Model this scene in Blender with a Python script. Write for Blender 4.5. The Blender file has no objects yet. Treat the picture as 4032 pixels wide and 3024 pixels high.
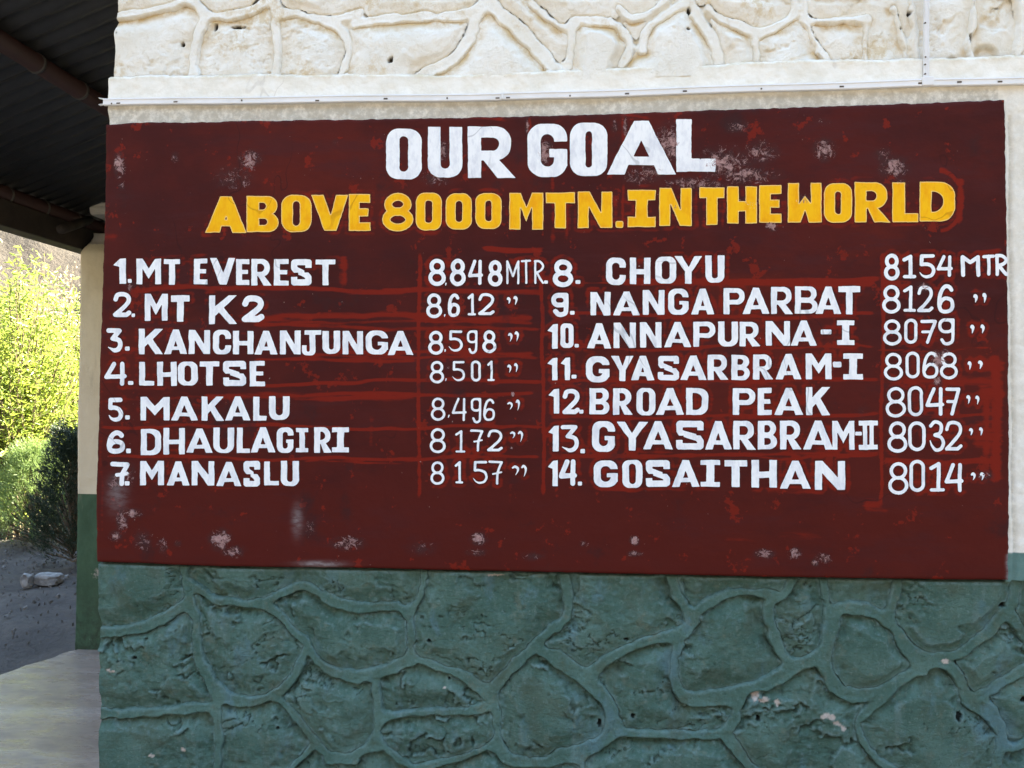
import bpy, math, random
import numpy as np
R = math.radians
SC = bpy.context.scene
COL = SC.collection
random.seed(7)
rng = np.random.default_rng(7)

# ------------------------------------------------------------------ camera
YAW, PIT, ROL = -0.08026, 0.020307, 0.00348
CAM = np.array([1.61498, -2.51028, 1.604]); FPX = 3028.0
ZS = 1.05                                   # sign bottom above the floor
def cam_axes():
    cy, sy, cp, sp, cr, sr = math.cos(YAW), math.sin(YAW), math.cos(PIT), math.sin(PIT), math.cos(ROL), math.sin(ROL)
    f = np.array([sy*cp, cy*cp, sp]); r0 = np.array([cy, -sy, 0.]); u0 = np.cross(r0, f)
    return cr*r0+sr*u0, -sr*r0+cr*u0, f
CR, CU, CF = cam_axes()
cam = bpy.data.cameras.new('camera'); cam.sensor_width = 36; cam.lens = 36*FPX/4032; cam.clip_start = .05; cam.clip_end = 1500
camo = bpy.data.objects.new('camera', cam); COL.objects.link(camo)
from mathutils import Matrix, Vector
camo.matrix_world = Matrix(((CR[0], CU[0], -CF[0], CAM[0]), (CR[1], CU[1], -CF[1], CAM[1]), (CR[2], CU[2], -CF[2], CAM[2]), (0, 0, 0, 1)))
SC.camera = camo

# ------------------------------------------------------------------ light
SUN_EL, SUN_AZ = R(36), R(38)               # azimuth measured from +x towards +y
sd = np.array([math.cos(SUN_AZ)*math.cos(SUN_EL), math.sin(SUN_AZ)*math.cos(SUN_EL), math.sin(SUN_EL)])
W = bpy.data.worlds.new('World'); SC.world = W; W.use_nodes = True
nt = W.node_tree; bg = nt.nodes['Background']
sky = nt.nodes.new('ShaderNodeTexSky'); sky.sky_type = 'NISHITA'; sky.sun_disc = False
sky.sun_elevation = SUN_EL; sky.sun_rotation = R(90)-SUN_AZ; sky.altitude = 3200; sky.dust_density = 1.5; sky.ozone_density = .6
nt.links.new(sky.outputs[0], bg.inputs[0]); bg.inputs[1].default_value = .15
sl = bpy.data.lights.new('sun', 'SUN'); sl.energy = 4.2; sl.angle = R(.5); sl.color = (1, .95, .87)
so = bpy.data.objects.new('sun', sl); COL.objects.link(so)
so.rotation_euler = Vector(sd).to_track_quat('Z', 'Y').to_euler()
VS = SC.view_settings
VS.view_transform = 'Standard'; VS.look = 'None'; VS.gamma = 1; VS.use_curve_mapping = False
VS.exposure = 3.85
try:
    VS.use_white_balance = True; VS.white_balance_temperature = 7900; VS.white_balance_tint = 0
except Exception: pass
SC.render.engine = 'CYCLES'
SC.cycles.max_bounces = 8

# ------------------------------------------------------------------ pixel <-> world
def ray(px, py):
    px = np.asarray(px, float); py = np.asarray(py, float)
    return ((px-2016)/FPX)[..., None]*CR - ((py-1512)/FPX)[..., None]*CU + CF
def on_y(px, py, Y):
    d = ray(px, py); t = (Y-CAM[1])/d[..., 1]; return CAM+d*t[..., None]
def on_z(px, py, Z):
    d = ray(px, py); t = (Z-CAM[2])/d[..., 2]; return CAM+d*t[..., None]
def on_x(px, py, X):
    d = ray(px, py); t = (X-CAM[0])/d[..., 0]; return CAM+d*t[..., None]

# ------------------------------------------------------------------ noise
def vnoise(x, y, seed=0):
    xi = np.floor(x).astype(np.int64); yi = np.floor(y).astype(np.int64); fx = x-xi; fy = y-yi
    def h(a, b):
        n = (a*374761393+b*668265263+seed*974711) & 0xffffffff
        n = ((n ^ (n >> 13))*1274126177) & 0xffffffff
        return ((n ^ (n >> 16)) & 0xffff)/65535.
    u = fx*fx*(3-2*fx); v = fy*fy*(3-2*fy)
    return (h(xi, yi)*(1-u)+h(xi+1, yi)*u)*(1-v)+(h(xi, yi+1)*(1-u)+h(xi+1, yi+1)*u)*v
def fbm(x, y, o=4, seed=0):
    s = 0; a = .5; t = 0
    for k in range(o):
        s = s+a*vnoise(x*2**k+17.3*k, y*2**k-9.1*k, seed+k); t += a; a *= .55
    return s/t
def sst(a, b, x):
    t = np.clip((x-a)/(b-a), 0, 1); return t*t*(3-2*t)

# ------------------------------------------------------------------ objects
def link(o, parent=None):
    COL.objects.link(o)
    if parent is not None: o.parent = parent
    return o
def thing(name, label, cat, group=None, loc=(0, 0, 0)):
    o = bpy.data.objects.new(name, None); o.empty_display_size = .1; COL.objects.link(o)
    o['label'] = label; o['category'] = cat
    if group: o['group'] = group
    return o
def mesh_np(name, V, F, mats, parent=None, attrs=None, smooth=False, label=None, matidx=None):
    """F: int array (n,3|4) or list of polygons"""
    me = bpy.data.meshes.new(name)
    V = np.ascontiguousarray(V, dtype=np.float32)
    if isinstance(F, np.ndarray):
        n, k = F.shape
        me.vertices.add(len(V)); me.vertices.foreach_set('co', V.ravel())
        me.loops.add(n*k); me.polygons.add(n)
        me.polygons.foreach_set('loop_start', np.arange(0, n*k, k, dtype=np.int32))
        me.loops.foreach_set('vertex_index', np.ascontiguousarray(F, dtype=np.int32).ravel())
        me.update(calc_edges=True)
    else:
        me.from_pydata(V.tolist(), [], F); me.update()
    if not isinstance(mats, (list, tuple)): mats = [mats]
    for m in mats: me.materials.append(m)
    if matidx is not None: me.polygons.foreach_set('material_index', np.asarray(matidx, dtype=np.int32))
    if attrs:
        for k_, a in attrs.items():
            at = me.attributes.new(k_, 'FLOAT', 'POINT'); at.data.foreach_set('value', np.ascontiguousarray(a, dtype=np.float32).ravel())
    if smooth: me.polygons.foreach_set('use_smooth', np.ones(len(me.polygons), dtype=bool))
    o = bpy.data.objects.new(name, me)
    if label: o['label'] = label
    return link(o, parent)
class MB:
    def __init__(s): s.v = []; s.f = []
    def add(s, v, f):
        n = len(s.v); s.v += [tuple(map(float, p)) for p in v]; s.f += [tuple(i+n for i in q) for q in f]
    def box(s, a, b):
        x0, y0, z0 = a; x1, y1, z1 = b
        s.add([(x0, y0, z0), (x1, y0, z0), (x1, y1, z0), (x0, y1, z0), (x0, y0, z1), (x1, y0, z1), (x1, y1, z1), (x0, y1, z1)],
              [(0, 3, 2, 1), (4, 5, 6, 7), (0, 1, 5, 4), (1, 2, 6, 5), (2, 3, 7, 6), (3, 0, 4, 7)])
    def tube(s, pts, rad, n=12, cap=True):
        pts = [np.array(p, float) for p in pts]; base = len(s.v); rings = []
        for i, p in enumerate(pts):
            t = pts[min(i+1, len(pts)-1)]-pts[max(i-1, 0)]; t /= np.linalg.norm(t)+1e-9
            a = np.cross(t, [0, 0, 1.]) if abs(t[2]) < .9 else np.cross(t, [1., 0, 0]); a /= np.linalg.norm(a); b = np.cross(t, a)
            r = rad[i] if hasattr(rad, '__len__') else rad
            rings.append([p+r*(math.cos(2*math.pi*k/n)*a+math.sin(2*math.pi*k/n)*b) for k in range(n)])
        v = [q for r_ in rings for q in r_]; f = []
        for i in range(len(pts)-1):
            for k in range(n):
                f.append((i*n+k, i*n+(k+1) % n, (i+1)*n+(k+1) % n, (i+1)*n+k))
        if cap: f.append(tuple(range(n))[::-1]); f.append(tuple((len(pts)-1)*n+k for k in range(n)))
        s.add(v, f)
    def build(s, name, mat, parent=None, smooth=False, label=None, bevel=0):
        o = mesh_np(name, np.array(s.v), s.f, mat, parent, smooth=smooth, label=label)
        if bevel:
            m = o.modifiers.new('bevel', 'BEVEL'); m.width = bevel; m.segments = 2; m.limit_method = 'ANGLE'
        return o

# ------------------------------------------------------------------ materials
class Mat:
    def __init__(s, name, rough=.7, spec=.3):
        s.m = bpy.data.materials.new(name); s.m.use_nodes = True; s.t = s.m.node_tree; s.N = s.t.nodes; s.L = s.t.links
        s.b = s.N['Principled BSDF']; s.b.inputs['Roughness'].default_value = rough
        s.b.inputs['Specular IOR Level'].default_value = spec
        s.geo = s.N.new('ShaderNodeNewGeometry'); s.bump_in = None
    def pos(s, sc=(1, 1, 1)):
        m = s.N.new('ShaderNodeMapping'); m.inputs['Scale'].default_value = sc; s.L.new(s.geo.outputs['Position'], m.inputs[0]); return m.outputs[0]
    def noise(s, scale, detail=5, rough=.6, sc=(1, 1, 1), dist=0, off=0):
        n = s.N.new('ShaderNodeTexNoise'); n.inputs['Scale'].default_value = scale; n.inputs['Detail'].default_value = detail
        n.inputs['Roughness'].default_value = rough; n.inputs['Distortion'].default_value = dist
        v = s.pos(sc)
        if off:
            v_ = s.N.new('ShaderNodeVectorMath'); v_.operation = 'ADD'; v_.inputs[1].default_value = (off, off*.7, off*1.3); s.L.new(v, v_.inputs[0]); v = v_.outputs[0]
        s.L.new(v, n.inputs['Vector']); return n.outputs['Fac']
    def vor(s, scale, feat='F1', sc=(1, 1, 1)):
        n = s.N.new('ShaderNodeTexVoronoi'); n.feature = feat; n.inputs['Scale'].default_value = scale; s.L.new(s.pos(sc), n.inputs['Vector']); return n.outputs['Distance']
    def attr(s, name):
        n = s.N.new('ShaderNodeAttribute'); n.attribute_name = name; return n.outputs['Fac']
    def ss(s, x, a, b, lo=0, hi=1):
        n = s.N.new('ShaderNodeMapRange'); n.interpolation_type = 'SMOOTHSTEP'
        n.inputs['From Min'].default_value = a; n.inputs['From Max'].default_value = b
        n.inputs['To Min'].default_value = lo; n.inputs['To Max'].default_value = hi
        s.L.new(x, n.inputs['Value']); return n.outputs[0]
    def math(s, op, a, b=0, c=None):
        n = s.N.new('ShaderNodeMath'); n.operation = op
        for i, q in enumerate((a, b, c)):
            if q is None: continue
            if isinstance(q, (int, float)): n.inputs[i].default_value = q
            else: s.L.new(q, n.inputs[i])
        return n.outputs[0]
    def mix(s, f, a, b):
        n = s.N.new('ShaderNodeMix'); n.data_type = 'RGBA'
        if isinstance(f, (int, float)): n.inputs[0].default_value = f
        else: s.L.new(f, n.inputs[0])
        for i, q in ((6, a), (7, b)):
            if isinstance(q, tuple): n.inputs[i].default_value = (*q, 1)
            else: s.L.new(q, n.inputs[i])
        return n.outputs[2]
    def color(s, c):
        if isinstance(c, tuple): s.b.inputs['Base Color'].default_value = (*c, 1)
        else: s.L.new(c, s.b.inputs['Base Color'])
    def bump(s, h, dist, strength=1):
        n = s.N.new('ShaderNodeBump'); n.inputs['Distance'].default_value = dist; n.inputs['Strength'].default_value = strength
        s.L.new(h, n.inputs['Height'])
        if s.bump_in is not None: s.L.new(s.bump_in, n.inputs['Normal'])
        s.bump_in = n.outputs[0]; s.L.new(s.bump_in, s.b.inputs['Normal'])
    def cracks(s, col, scale, sc, dark, amt, off, lo=.56):
        n = s.noise(scale, 3, .55, sc=sc, dist=.3, off=off); mk = s.noise(scale*.8, 2, .5, off=off+40)
        l = s.ss(s.math('ABSOLUTE', s.math('SUBTRACT', n, .5)), .0012, .0042, 1, 0)
        return s.mix(s.math('MULTIPLY', l, s.ss(mk, lo, lo+.06, 0, amt)), col, dark)
    def z(s):
        n = s.N.new('ShaderNodeSeparateXYZ'); s.L.new(s.geo.outputs['Position'], n.inputs[0]); return n.outputs

def green_mat(name, mortar):
    m = Mat(name, .8, .18)
    n1 = m.noise(5, 6, .65); n2 = m.noise(38, 5, .7, sc=(1, 1, .45)); n3 = m.noise(14, 4, .6, sc=(1, 1, .18), off=3)
    if mortar: a, b, c = (.066, .134, .106), (.104, .188, .154), (.138, .235, .216)
    else: a, b, c = (.064, .130, .101), (.108, .193, .157), (.182, .248, .215)
    col = m.mix(m.ss(n1, .35, .68), a, b)
    col = m.mix(m.ss(n2, .52, .78, 0, .6), col, c)
    col = m.mix(m.ss(n3, .60, .75, 0, .45), col, (.17, .27, .27) if mortar else (.16, .23, .21))
    gr = m.noise(9, 4, .6, off=9); bl = m.noise(7, 5, .65, sc=(1, 1, .6), off=61)
    col = m.mix(m.ss(bl, .54, .68, 0, .7), col, (.110, .205, .225)); ye = m.noise(20, 5, .7, off=66)
    col = m.mix(m.ss(ye, .56, .70, 0, .55), col, (.16, .19, .14))
    col = m.mix(m.ss(gr, .50, .68, 0, .6), col, (.085, .115, .078))
    at = m.attr('crev')                                     # crevice shade, with dirt, painted into cracks and under the ribs
    dn = m.noise(60, 3, .6, off=5)
    col = m.mix(m.math('MULTIPLY', at, m.ss(dn, .3, .6, .35, .9)), col, (.028, .045, .034))
    col = m.mix(m.math('MULTIPLY', m.attr('convex'), m.ss(m.noise(50, 3, .6, off=81), .35, .6, .15, .75)), col, (.17, .27, .26))  # lighter green on convex parts, on mortar along the upper edges
    col = m.mix(m.attr('chip'), col, (.55, .47, .41))         # paint flaked to pale plaster
    gt = m.noise(95, 5, .75, off=111); col = m.mix(m.ss(gt, .56, .70, 0, .55), col, (.20, .28, .25)); col = m.mix(m.ss(gt, .44, .32, 0, .6), col, (.035, .070, .056))
    fl = m.noise(55, 5, .7, off=21); fm = m.noise(3, 3, .6, off=44)
    col = m.mix(m.math('MULTIPLY', m.ss(fl, .70, .74), m.ss(fm, .52, .60)), col, (.34, .36, .32))
    col = m.mix(m.attr('hole'), col, (.01, .012, .01))
    m.color(col)
    m.bump(m.noise(150, 5, .8), .0034, 1); m.bump(m.noise(70, 5, .75, sc=(1, 1, .6), off=7), .0045 if mortar else .003, .9)
    m.bump(m.noise(34, 6, .75, sc=(1, 1, 1.8), dist=.8), .005 if mortar else .008, .9)
    return m.m
def white_mat(name, mortar):
    m = Mat(name, .8, .2)
    n1 = m.noise(7, 6, .65); n2 = m.noise(30, 5, .7, off=4)
    col = m.mix(m.ss(n1, .35, .65), (.92, .90, .83), (.85, .82, .73))
    col = m.mix(m.ss(n2, .54, .74, 0, .6), col, (.74, .68, .56))
    at = m.attr('crev'); dn = m.noise(16, 5, .65, off=11)
    col = m.mix(m.math('MULTIPLY', at, m.ss(dn, .36, .58, .12, .95)), col, (.62, .45, .22))
    oc = m.noise(4.5, 6, .7, off=51); oc2 = m.noise(40, 4, .7, off=52)
    col = m.mix(m.math('MULTIPLY', m.ss(oc, .53, .66, 0, .7), m.ss(oc2, .4, .6)), col, (.66, .52, .30))
    dk = m.noise(45, 4, .7, off=31)
    col = m.mix(m.ss(dk, .72, .78, 0, .5), col, (.42, .35, .26))
    col = m.mix(m.attr('hole'), col, (.02, .015, .012))
    m.color(col)
    m.bump(m.noise(110, 5, .8), .0036, .9); m.bump(m.noise(24, 6, .75, dist=.8), .004 if mortar else .006, .8)
    return m.m
M_GS, M_GM = green_mat('green_stone_paint', False), green_mat('green_mortar_paint', True)
M_WS, M_WM = white_mat('whitewashed_stone', False), white_mat('whitewashed_mortar', True)

def band_mat():
    m = Mat('whitewashed_plaster', .8, .2); z = m.z()[2]
    n1 = m.noise(9, 6, .7, sc=(1, 1, 1.4)); n2 = m.noise(34, 6, .75, off=3)
    col = m.mix(m.ss(n1, .38, .66), (.90, .87, .79), (.80, .765, .67))
    grey = m.attr('grey')
    col = m.mix(m.math('MULTIPLY', grey, m.ss(n2, .30, .60, .2, 1)), col, (.47, .44, .37))
    och = m.attr('crev'); dn = m.noise(22, 5, .65, off=15)
    col = m.mix(m.math('MULTIPLY', och, m.ss(dn, .38, .6, 0, .8)), col, (.62, .50, .30))
    col = m.cracks(col, 3.2, (1, 1, .5), (.45, .40, .34), .3, 8)
    sp = m.noise(60, 3, .6, off=61); col = m.mix(m.ss(sp, .74, .78, 0, .6), col, (.45, .38, .30))
    g = m.attr('green')                                     # paint line on the right margin
    col = m.mix(g, col, m.mix(m.ss(n1, .4, .65), (.095, .185, .165), (.13, .225, .205)))
    m.color(col); m.bump(m.noise(70, 5, .7), .002, .7); m.bump(m.noise(16, 4, .6), .004, .7)
    return m.m
M_BAND = band_mat()

def panel_wear(m, col, letters=False):
    wr = m.attr('wear'); n = m.ss(m.noise(40, 8, .85, dist=.9), .25, .75); n2 = m.noise(150, 4, .7, off=3)
    q = m.math('ADD', m.math('MULTIPLY', n, .75), m.math('MULTIPLY', n2, .25))
    q = m.math('ADD', q, wr)
    return m.mix(m.ss(q, .985 if not letters else 1.12, 1.03 if not letters else 1.16), col, m.mix(m.ss(n2, .4, .6), (.44, .27, .25), (.30, .16, .15)) if not letters else (.30, .14, .13)), q
def panel_mat():
    m = Mat('maroon_board_paint', .75, .10)
    n1 = m.noise(2.3, 5, .6); n2 = m.noise(9, 5, .65, sc=(.6, 1, 1.6), off=4); nb = m.noise(30, 4, .6, sc=(.25, 1, 1.5), off=6)
    col = m.mix(m.ss(n1, .36, .64), (.052, .0098, .0085), (.080, .0118, .0090))
    col = m.mix(m.ss(n2, .45, .70, 0, .75), col, (.052, .0110, .0105))
    n3_ = m.noise(1.3, 6, .7, sc=(.7, 1, 1.3), off=91); col = m.mix(m.ss(n3_, .46, .66, 0, .8), col, (.104, .0135, .0085))
    n4_ = m.noise(4, 6, .75, sc=(.35, 1, 2), off=95); col = m.mix(m.ss(n4_, .50, .62, 0, .55), col, (.066, .0150, .0150))
    low = m.ss(m.z()[2], 1.1, 1.9, 1, 0)
    col = m.mix(m.math('MULTIPLY', low, m.ss(n2, .35, .6, .3, .85)), col, (.084, .0105, .0068))
    rd = m.attr('red')
    rr_ = m.math('ADD', rd, m.math('MULTIPLY', m.math('SUBTRACT', nb, .5), 1.1))
    col = m.mix(m.ss(rr_, .24, .58, 0, .80), col, (.215, .0150, .0070))
    nr = m.noise(13, 4, .7, off=12)                         # loose dabs of fresher red
    col = m.mix(m.ss(nr, .61, .65, 0, .7), col, (.20, .016, .008))
    dk = m.noise(4.5, 5, .7, off=17)
    col = m.mix(m.ss(dk, .56, .72, 0, .7), col, (.036, .0140, .0140))
    col = m.mix(m.math('MULTIPLY', m.ss(m.attr('wear'), .15, .45, 0, .7), m.ss(m.noise(40, 5, .7, off=71), .35, .6)), col, (.050, .026, .026))
    col, q = panel_wear(m, col)
    sk = m.noise(75, 3, .6, off=101); sm_ = m.noise(3, 3, .6, off=102); col = m.mix(m.math('MULTIPLY', m.ss(sk, .735, .755), m.ss(sm_, .48, .58)), col, (.34, .24, .22))
    gv = m.attr('scuff'); col = m.mix(m.math('MULTIPLY', gv, m.ss(m.noise(70, 4, .7, sc=(.3, 1, 1)), .35, .6, .3, 1)), col, (.30, .27, .27))
    col = m.cracks(col, 2.6, (1, 1, .7), (.026, .008, .008), .45, 28)
    m.color(col)
    m.bump(m.noise(45, 5, .7, sc=(.5, 1, 1)), .0012, .8); m.bump(m.noise(6, 4, .5, off=2), .010, .5)
    m.bump(m.ss(q, 1.0, 1.06), .0012, .8)
    return m.m
def letter_mat(name, c, c2, edge=None):
    m = Mat(name, .65, .15)
    n = m.noise(26, 5, .65, sc=(1, 1, .5)); n2 = m.noise(120, 3, .6, sc=(1, 1, .3), off=4)
    col = m.mix(m.ss(n, .42, .72), c, c2); col = m.mix(m.ss(n2, .5, .75, 0, .6), col, c2)
    col = m.cracks(col, 2.6, (1, 1, .7), tuple(x*.6 for x in c2), .6, 28, .5)
    if edge: col = m.mix(m.ss(m.attr('edge'), .25, 1.0, 0, .75), col, edge)
    col, q = panel_wear(m, col, True)
    m.color(col); m.bump(m.noise(80, 4, .6, sc=(1, 1, .4)), .0008, .6)
    return m.m
M_PANEL = panel_mat()
M_LW = letter_mat('white_lettering_paint', (.90, .91, .91), (.70, .715, .755))
M_LY = letter_mat('yellow_lettering_paint', (.95, .50, .014), (.88, .37, .009), (.93, .66, .30))

def simple(name, c, rough=.6, c2=None, sc=12, bump=0, bsc=40, metal=0, spec=.3):
    m = Mat(name, rough, spec); m.b.inputs['Metallic'].default_value = metal
    m.color(m.mix(m.ss(m.noise(sc, 5, .65), .35, .68), c, c2 or c))
    if bump: m.bump(m.noise(bsc, 5, .65), bump, .8)
    return m.m
M_TRUNK = simple('white_plastic', (.82, .82, .82), .35, (.76, .76, .75), 6)
M_SCREW = simple('rusty_screw', (.10, .075, .055), .5, (.06, .045, .035), 80)
M_TIMBER = simple('weathered_timber', (.035, .026, .020), .75, (.020, .015, .012), 9, .003, 30)
M_LOG = simple('maroon_painted_pipe', (.038, .016, .014), .55, (.026, .012, .010), 9, .001, 30)
M_RINGM = simple('dark_steel_clamp', (.06, .055, .05), .5)
M_COREW = simple('rendered_wall', (.70, .67, .60), .8, (.60, .56, .48), 3, .003, 20)
def roof_mat():
    m = Mat('galvanised_sheet', .55, .4); m.b.inputs['Metallic'].default_value = .35
    m.color(m.mix(m.ss(m.noise(5, 6, .7), .35, .7), (.045, .045, .046), (.030, .030, .031))); m.bump(m.noise(60, 3, .6), .0006, .5); return m.m
M_ROOF = roof_mat()
def pillar_mat():
    m = Mat('pillar_paint', .75, .2); z = m.z()
    n = m.noise(7, 6, .65, sc=(1, 1, .5)); n2 = m.noise(40, 5, .7)
    cream = m.mix(m.ss(n, .35, .7), (.64, .57, .40), (.56, .49, .33))
    cream = m.mix(m.ss(z[2], 1.3, 2.3, .55, 0), cream, (.68, .61, .50))
    gr = m.mix(m.ss(n, .35, .7), (.060, .115, .070), (.040, .082, .048))
    zz = m.math('ADD', z[2], m.math('MULTIPLY', n2, .004))
    col = m.mix(m.ss(zz, PILB+.001, PILB+.003), gr, cream)
    sp = m.noise(16, 6, .75, off=33); hgt = m.ss(z[2], 0, .55, 1, 0)
    col = m.mix(m.math('MULTIPLY', hgt, m.ss(sp, .40, .62, 0, .8)), col, (.030, .040, .028))
    st = m.noise(10, 5, .65, sc=(1, 1, .12), off=41); col = m.mix(m.ss(st, .56, .70, 0, .35), col, (.30, .27, .20))
    pl = m.attr('peel'); q = m.math('ADD', pl, m.math('MULTIPLY', m.noise(30, 6, .75, off=3), 1.0))
    col = m.mix(m.ss(q, .98, 1.12, 0, .9), col, (.33, .30, .26))
    m.color(col); m.bump(n2, .004, .8); m.bump(m.noise(9, 4, .6), .008, .6)
    return m.m
def floor_mat():
    m = Mat('worn_cement', .38, .45)
    n = m.noise(1.6, 6, .6, sc=(1, 1, 1)); n2 = m.noise(9, 5, .65, sc=(.5, 1.6, 1), off=5); n3 = m.noise(3, 5, .6, sc=(.35, 1.5, 1), off=9)
    col = m.mix(m.ss(n, .35, .65), (.235, .185, .160), (.33, .268, .235))
    col = m.mix(m.ss(n2, .46, .70, 0, .7), col, (.15, .115, .095)); col = m.mix(m.ss(n3, .55, .72, 0, .5), col, (.38, .345, .33))
    m.color(col)
    m.L.new(m.ss(n2, .3, .7, .20, .42), m.b.inputs['Roughness'])
    m.bump(n2, .004, .6); m.bump(m.noise(40, 4, .6), .001, .6); return m.m
M_FLOOR = floor_mat()
def dirt_mat():
    m = Mat('bare_soil', .9, .15)
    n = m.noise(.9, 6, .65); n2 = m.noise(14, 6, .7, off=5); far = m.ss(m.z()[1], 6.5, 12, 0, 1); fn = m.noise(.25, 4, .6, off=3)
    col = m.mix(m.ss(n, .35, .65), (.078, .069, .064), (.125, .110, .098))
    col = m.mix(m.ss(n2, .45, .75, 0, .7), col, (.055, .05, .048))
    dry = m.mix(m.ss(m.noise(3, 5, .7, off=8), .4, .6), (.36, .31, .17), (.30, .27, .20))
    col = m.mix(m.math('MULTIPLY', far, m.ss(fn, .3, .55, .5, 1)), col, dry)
    m.color(col); m.bump(m.noise(22, 6, .7), .03, .8); m.bump(m.noise(5, 4, .6, off=2), .08, .6); return m.m
M_DIRT = dirt_mat()
def hill_mat():
    m = Mat('rocky_hillside', .9, .1)
    n = m.noise(.12, 7, .7); n2 = m.noise(1.3, 6, .75, off=4)
    col = m.mix(m.ss(n, .35, .65), (.058, .049, .044), (.09, .077, .068))
    col = m.mix(m.ss(n2, .5, .7, 0, .7), col, (.055, .048, .044)); m.color(col)
    m.bump(n2, .6, .9); return m.m
M_HILL = hill_mat()
M_ROCK = simple('pale_rock', (.30, .29, .28), .85, (.16, .155, .15), 14, .01, 25)
def leaf_mat(name, c1, c2, tr=.45, sc=5):
    m = Mat(name, .42, .5); col = m.mix(m.ss(m.noise(sc, 3, .6), .35, .65), c1, c2); m.color(col)
    t = m.N.new('ShaderNodeBsdfTranslucent'); m.L.new(m.mix(.5, col, tuple(min(1, x*2.2) for x in c2)), t.inputs[0])
    mx = m.N.new('ShaderNodeMixShader'); mx.inputs[0].default_value = tr
    m.L.new(m.b.outputs[0], mx.inputs[1]); m.L.new(t.outputs[0], mx.inputs[2]); m.L.new(mx.outputs[0], m.N['Material Output'].inputs[0]); return m.m
M_WILLOW = leaf_mat('willow_leaf', (.055, .105, .014), (.34, .40, .085), .38, 30)
M_DRYLEAF = leaf_mat('dry_leaf', (.40, .33, .24), (.50, .40, .28), .35, 9)
M_JUN1 = leaf_mat('light_juniper_frond', (.13, .20, .07), (.20, .27, .10), .35)
M_JUN2 = leaf_mat('shaded_juniper_frond', (.016, .032, .018), (.03, .05, .026), .1)  # standing in shade is put into this darker green
M_BARK = simple('twig_bark', (.13, .095, .065), .8, (.20, .155, .11), 20, .004, 30)
M_GRASS = leaf_mat('dry_grass_blade', (.30, .26, .10), (.36, .32, .16), .35)

# ------------------------------------------------------------------ wall profile on planes
Y_STONE = .034; Y_BAND = .013; GX = .0035
def P(px, py, Y): 
    q = on_y(px, py, Y); return q[..., 0], q[..., 2]
def catmull(pts, k=5):
    pts = np.array(pts, float)
    if len(pts) < 3: return pts
    Q = np.vstack([2*pts[0]-pts[1], pts, 2*pts[-1]-pts[-2]]); out = []
    for i in range(1, len(Q)-2):
        for t in np.arange(k)/k:
            a, b, c, d = Q[i-1:i+3]
            out.append(.5*((2*b)+(-a+c)*t+(2*a-5*b+4*c-d)*t*t+(-a+3*b-3*c+d)*t**3))
    out.append(Q[-2]); return np.array(out)
def rib_field(strokes, X, Z, Y):
    """signed distance (m, positive inside the mortar) on grid X[nx], Z[nz]"""
    DT = np.full((len(Z), len(X)), -.5); st = X[1]-X[0]
    for (ox, oy, sc, w, pts) in strokes:
        p = np.array(pts, float); px = ox+p[:, 0]/sc; py = oy+p[:, 1]/sc
        wx, wz = P(px, py, Y); c = catmull(np.stack([wx, wz], 1)); hw = w/sc/1205/2
        R_ = hw+.085; D = np.full((len(Z), len(X)), -.5)
        for a, b in zip(c[:-1], c[1:]):
            i0 = max(0, int((min(a[0], b[0])-R_-X[0])/st)); i1 = min(len(X), int((max(a[0], b[0])+R_-X[0])/st)+2)
            j0 = max(0, int((min(a[1], b[1])-R_-Z[0])/st)); j1 = min(len(Z), int((max(a[1], b[1])+R_-Z[0])/st)+2)
            if i1 <= i0 or j1 <= j0: continue
            xx, zz = np.meshgrid(X[i0:i1], Z[j0:j1]); ab = b-a; L2 = ab@ab+1e-12
            t = np.clip(((xx-a[0])*ab[0]+(zz-a[1])*ab[1])/L2, 0, 1)
            d = hw-np.hypot(xx-a[0]-t*ab[0], zz-a[1]-t*ab[1])
            D[j0:j1, i0:i1] = np.maximum(D[j0:j1, i0:i1], d)
        g_ = np.maximum(.022-abs(DT-D), 0)/.022; g_[D < -.45] = 0
        DT = np.maximum(DT, D)+g_*g_*.022*.25
    return DT
def blur(a, n):
    k = np.ones(2*n+1)/(2*n+1); p = np.pad(a, n, mode='edge')
    p = np.apply_along_axis(lambda r: np.convolve(r, k, 'valid'), 0, p); return np.apply_along_axis(lambda r: np.convolve(r, k, 'valid'), 1, p)
def components(mask):
    lab = np.zeros(mask.shape, int); n = 0; H, Wd = mask.shape
    for j in range(0, H, 3):
        for i in range(0, Wd, 3):
            if mask[j, i] and not lab[j, i]:
                n += 1; st = [(j, i)]; lab[j, i] = n
                while st:
                    a, b = st.pop()
                    for c, d in ((a+1, b), (a-1, b), (a, b+1), (a, b-1)):
                        if 0 <= c < H and 0 <= d < Wd and mask[c, d] and not lab[c, d]: lab[c, d] = n; st.append((c, d))
    return lab, n
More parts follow.
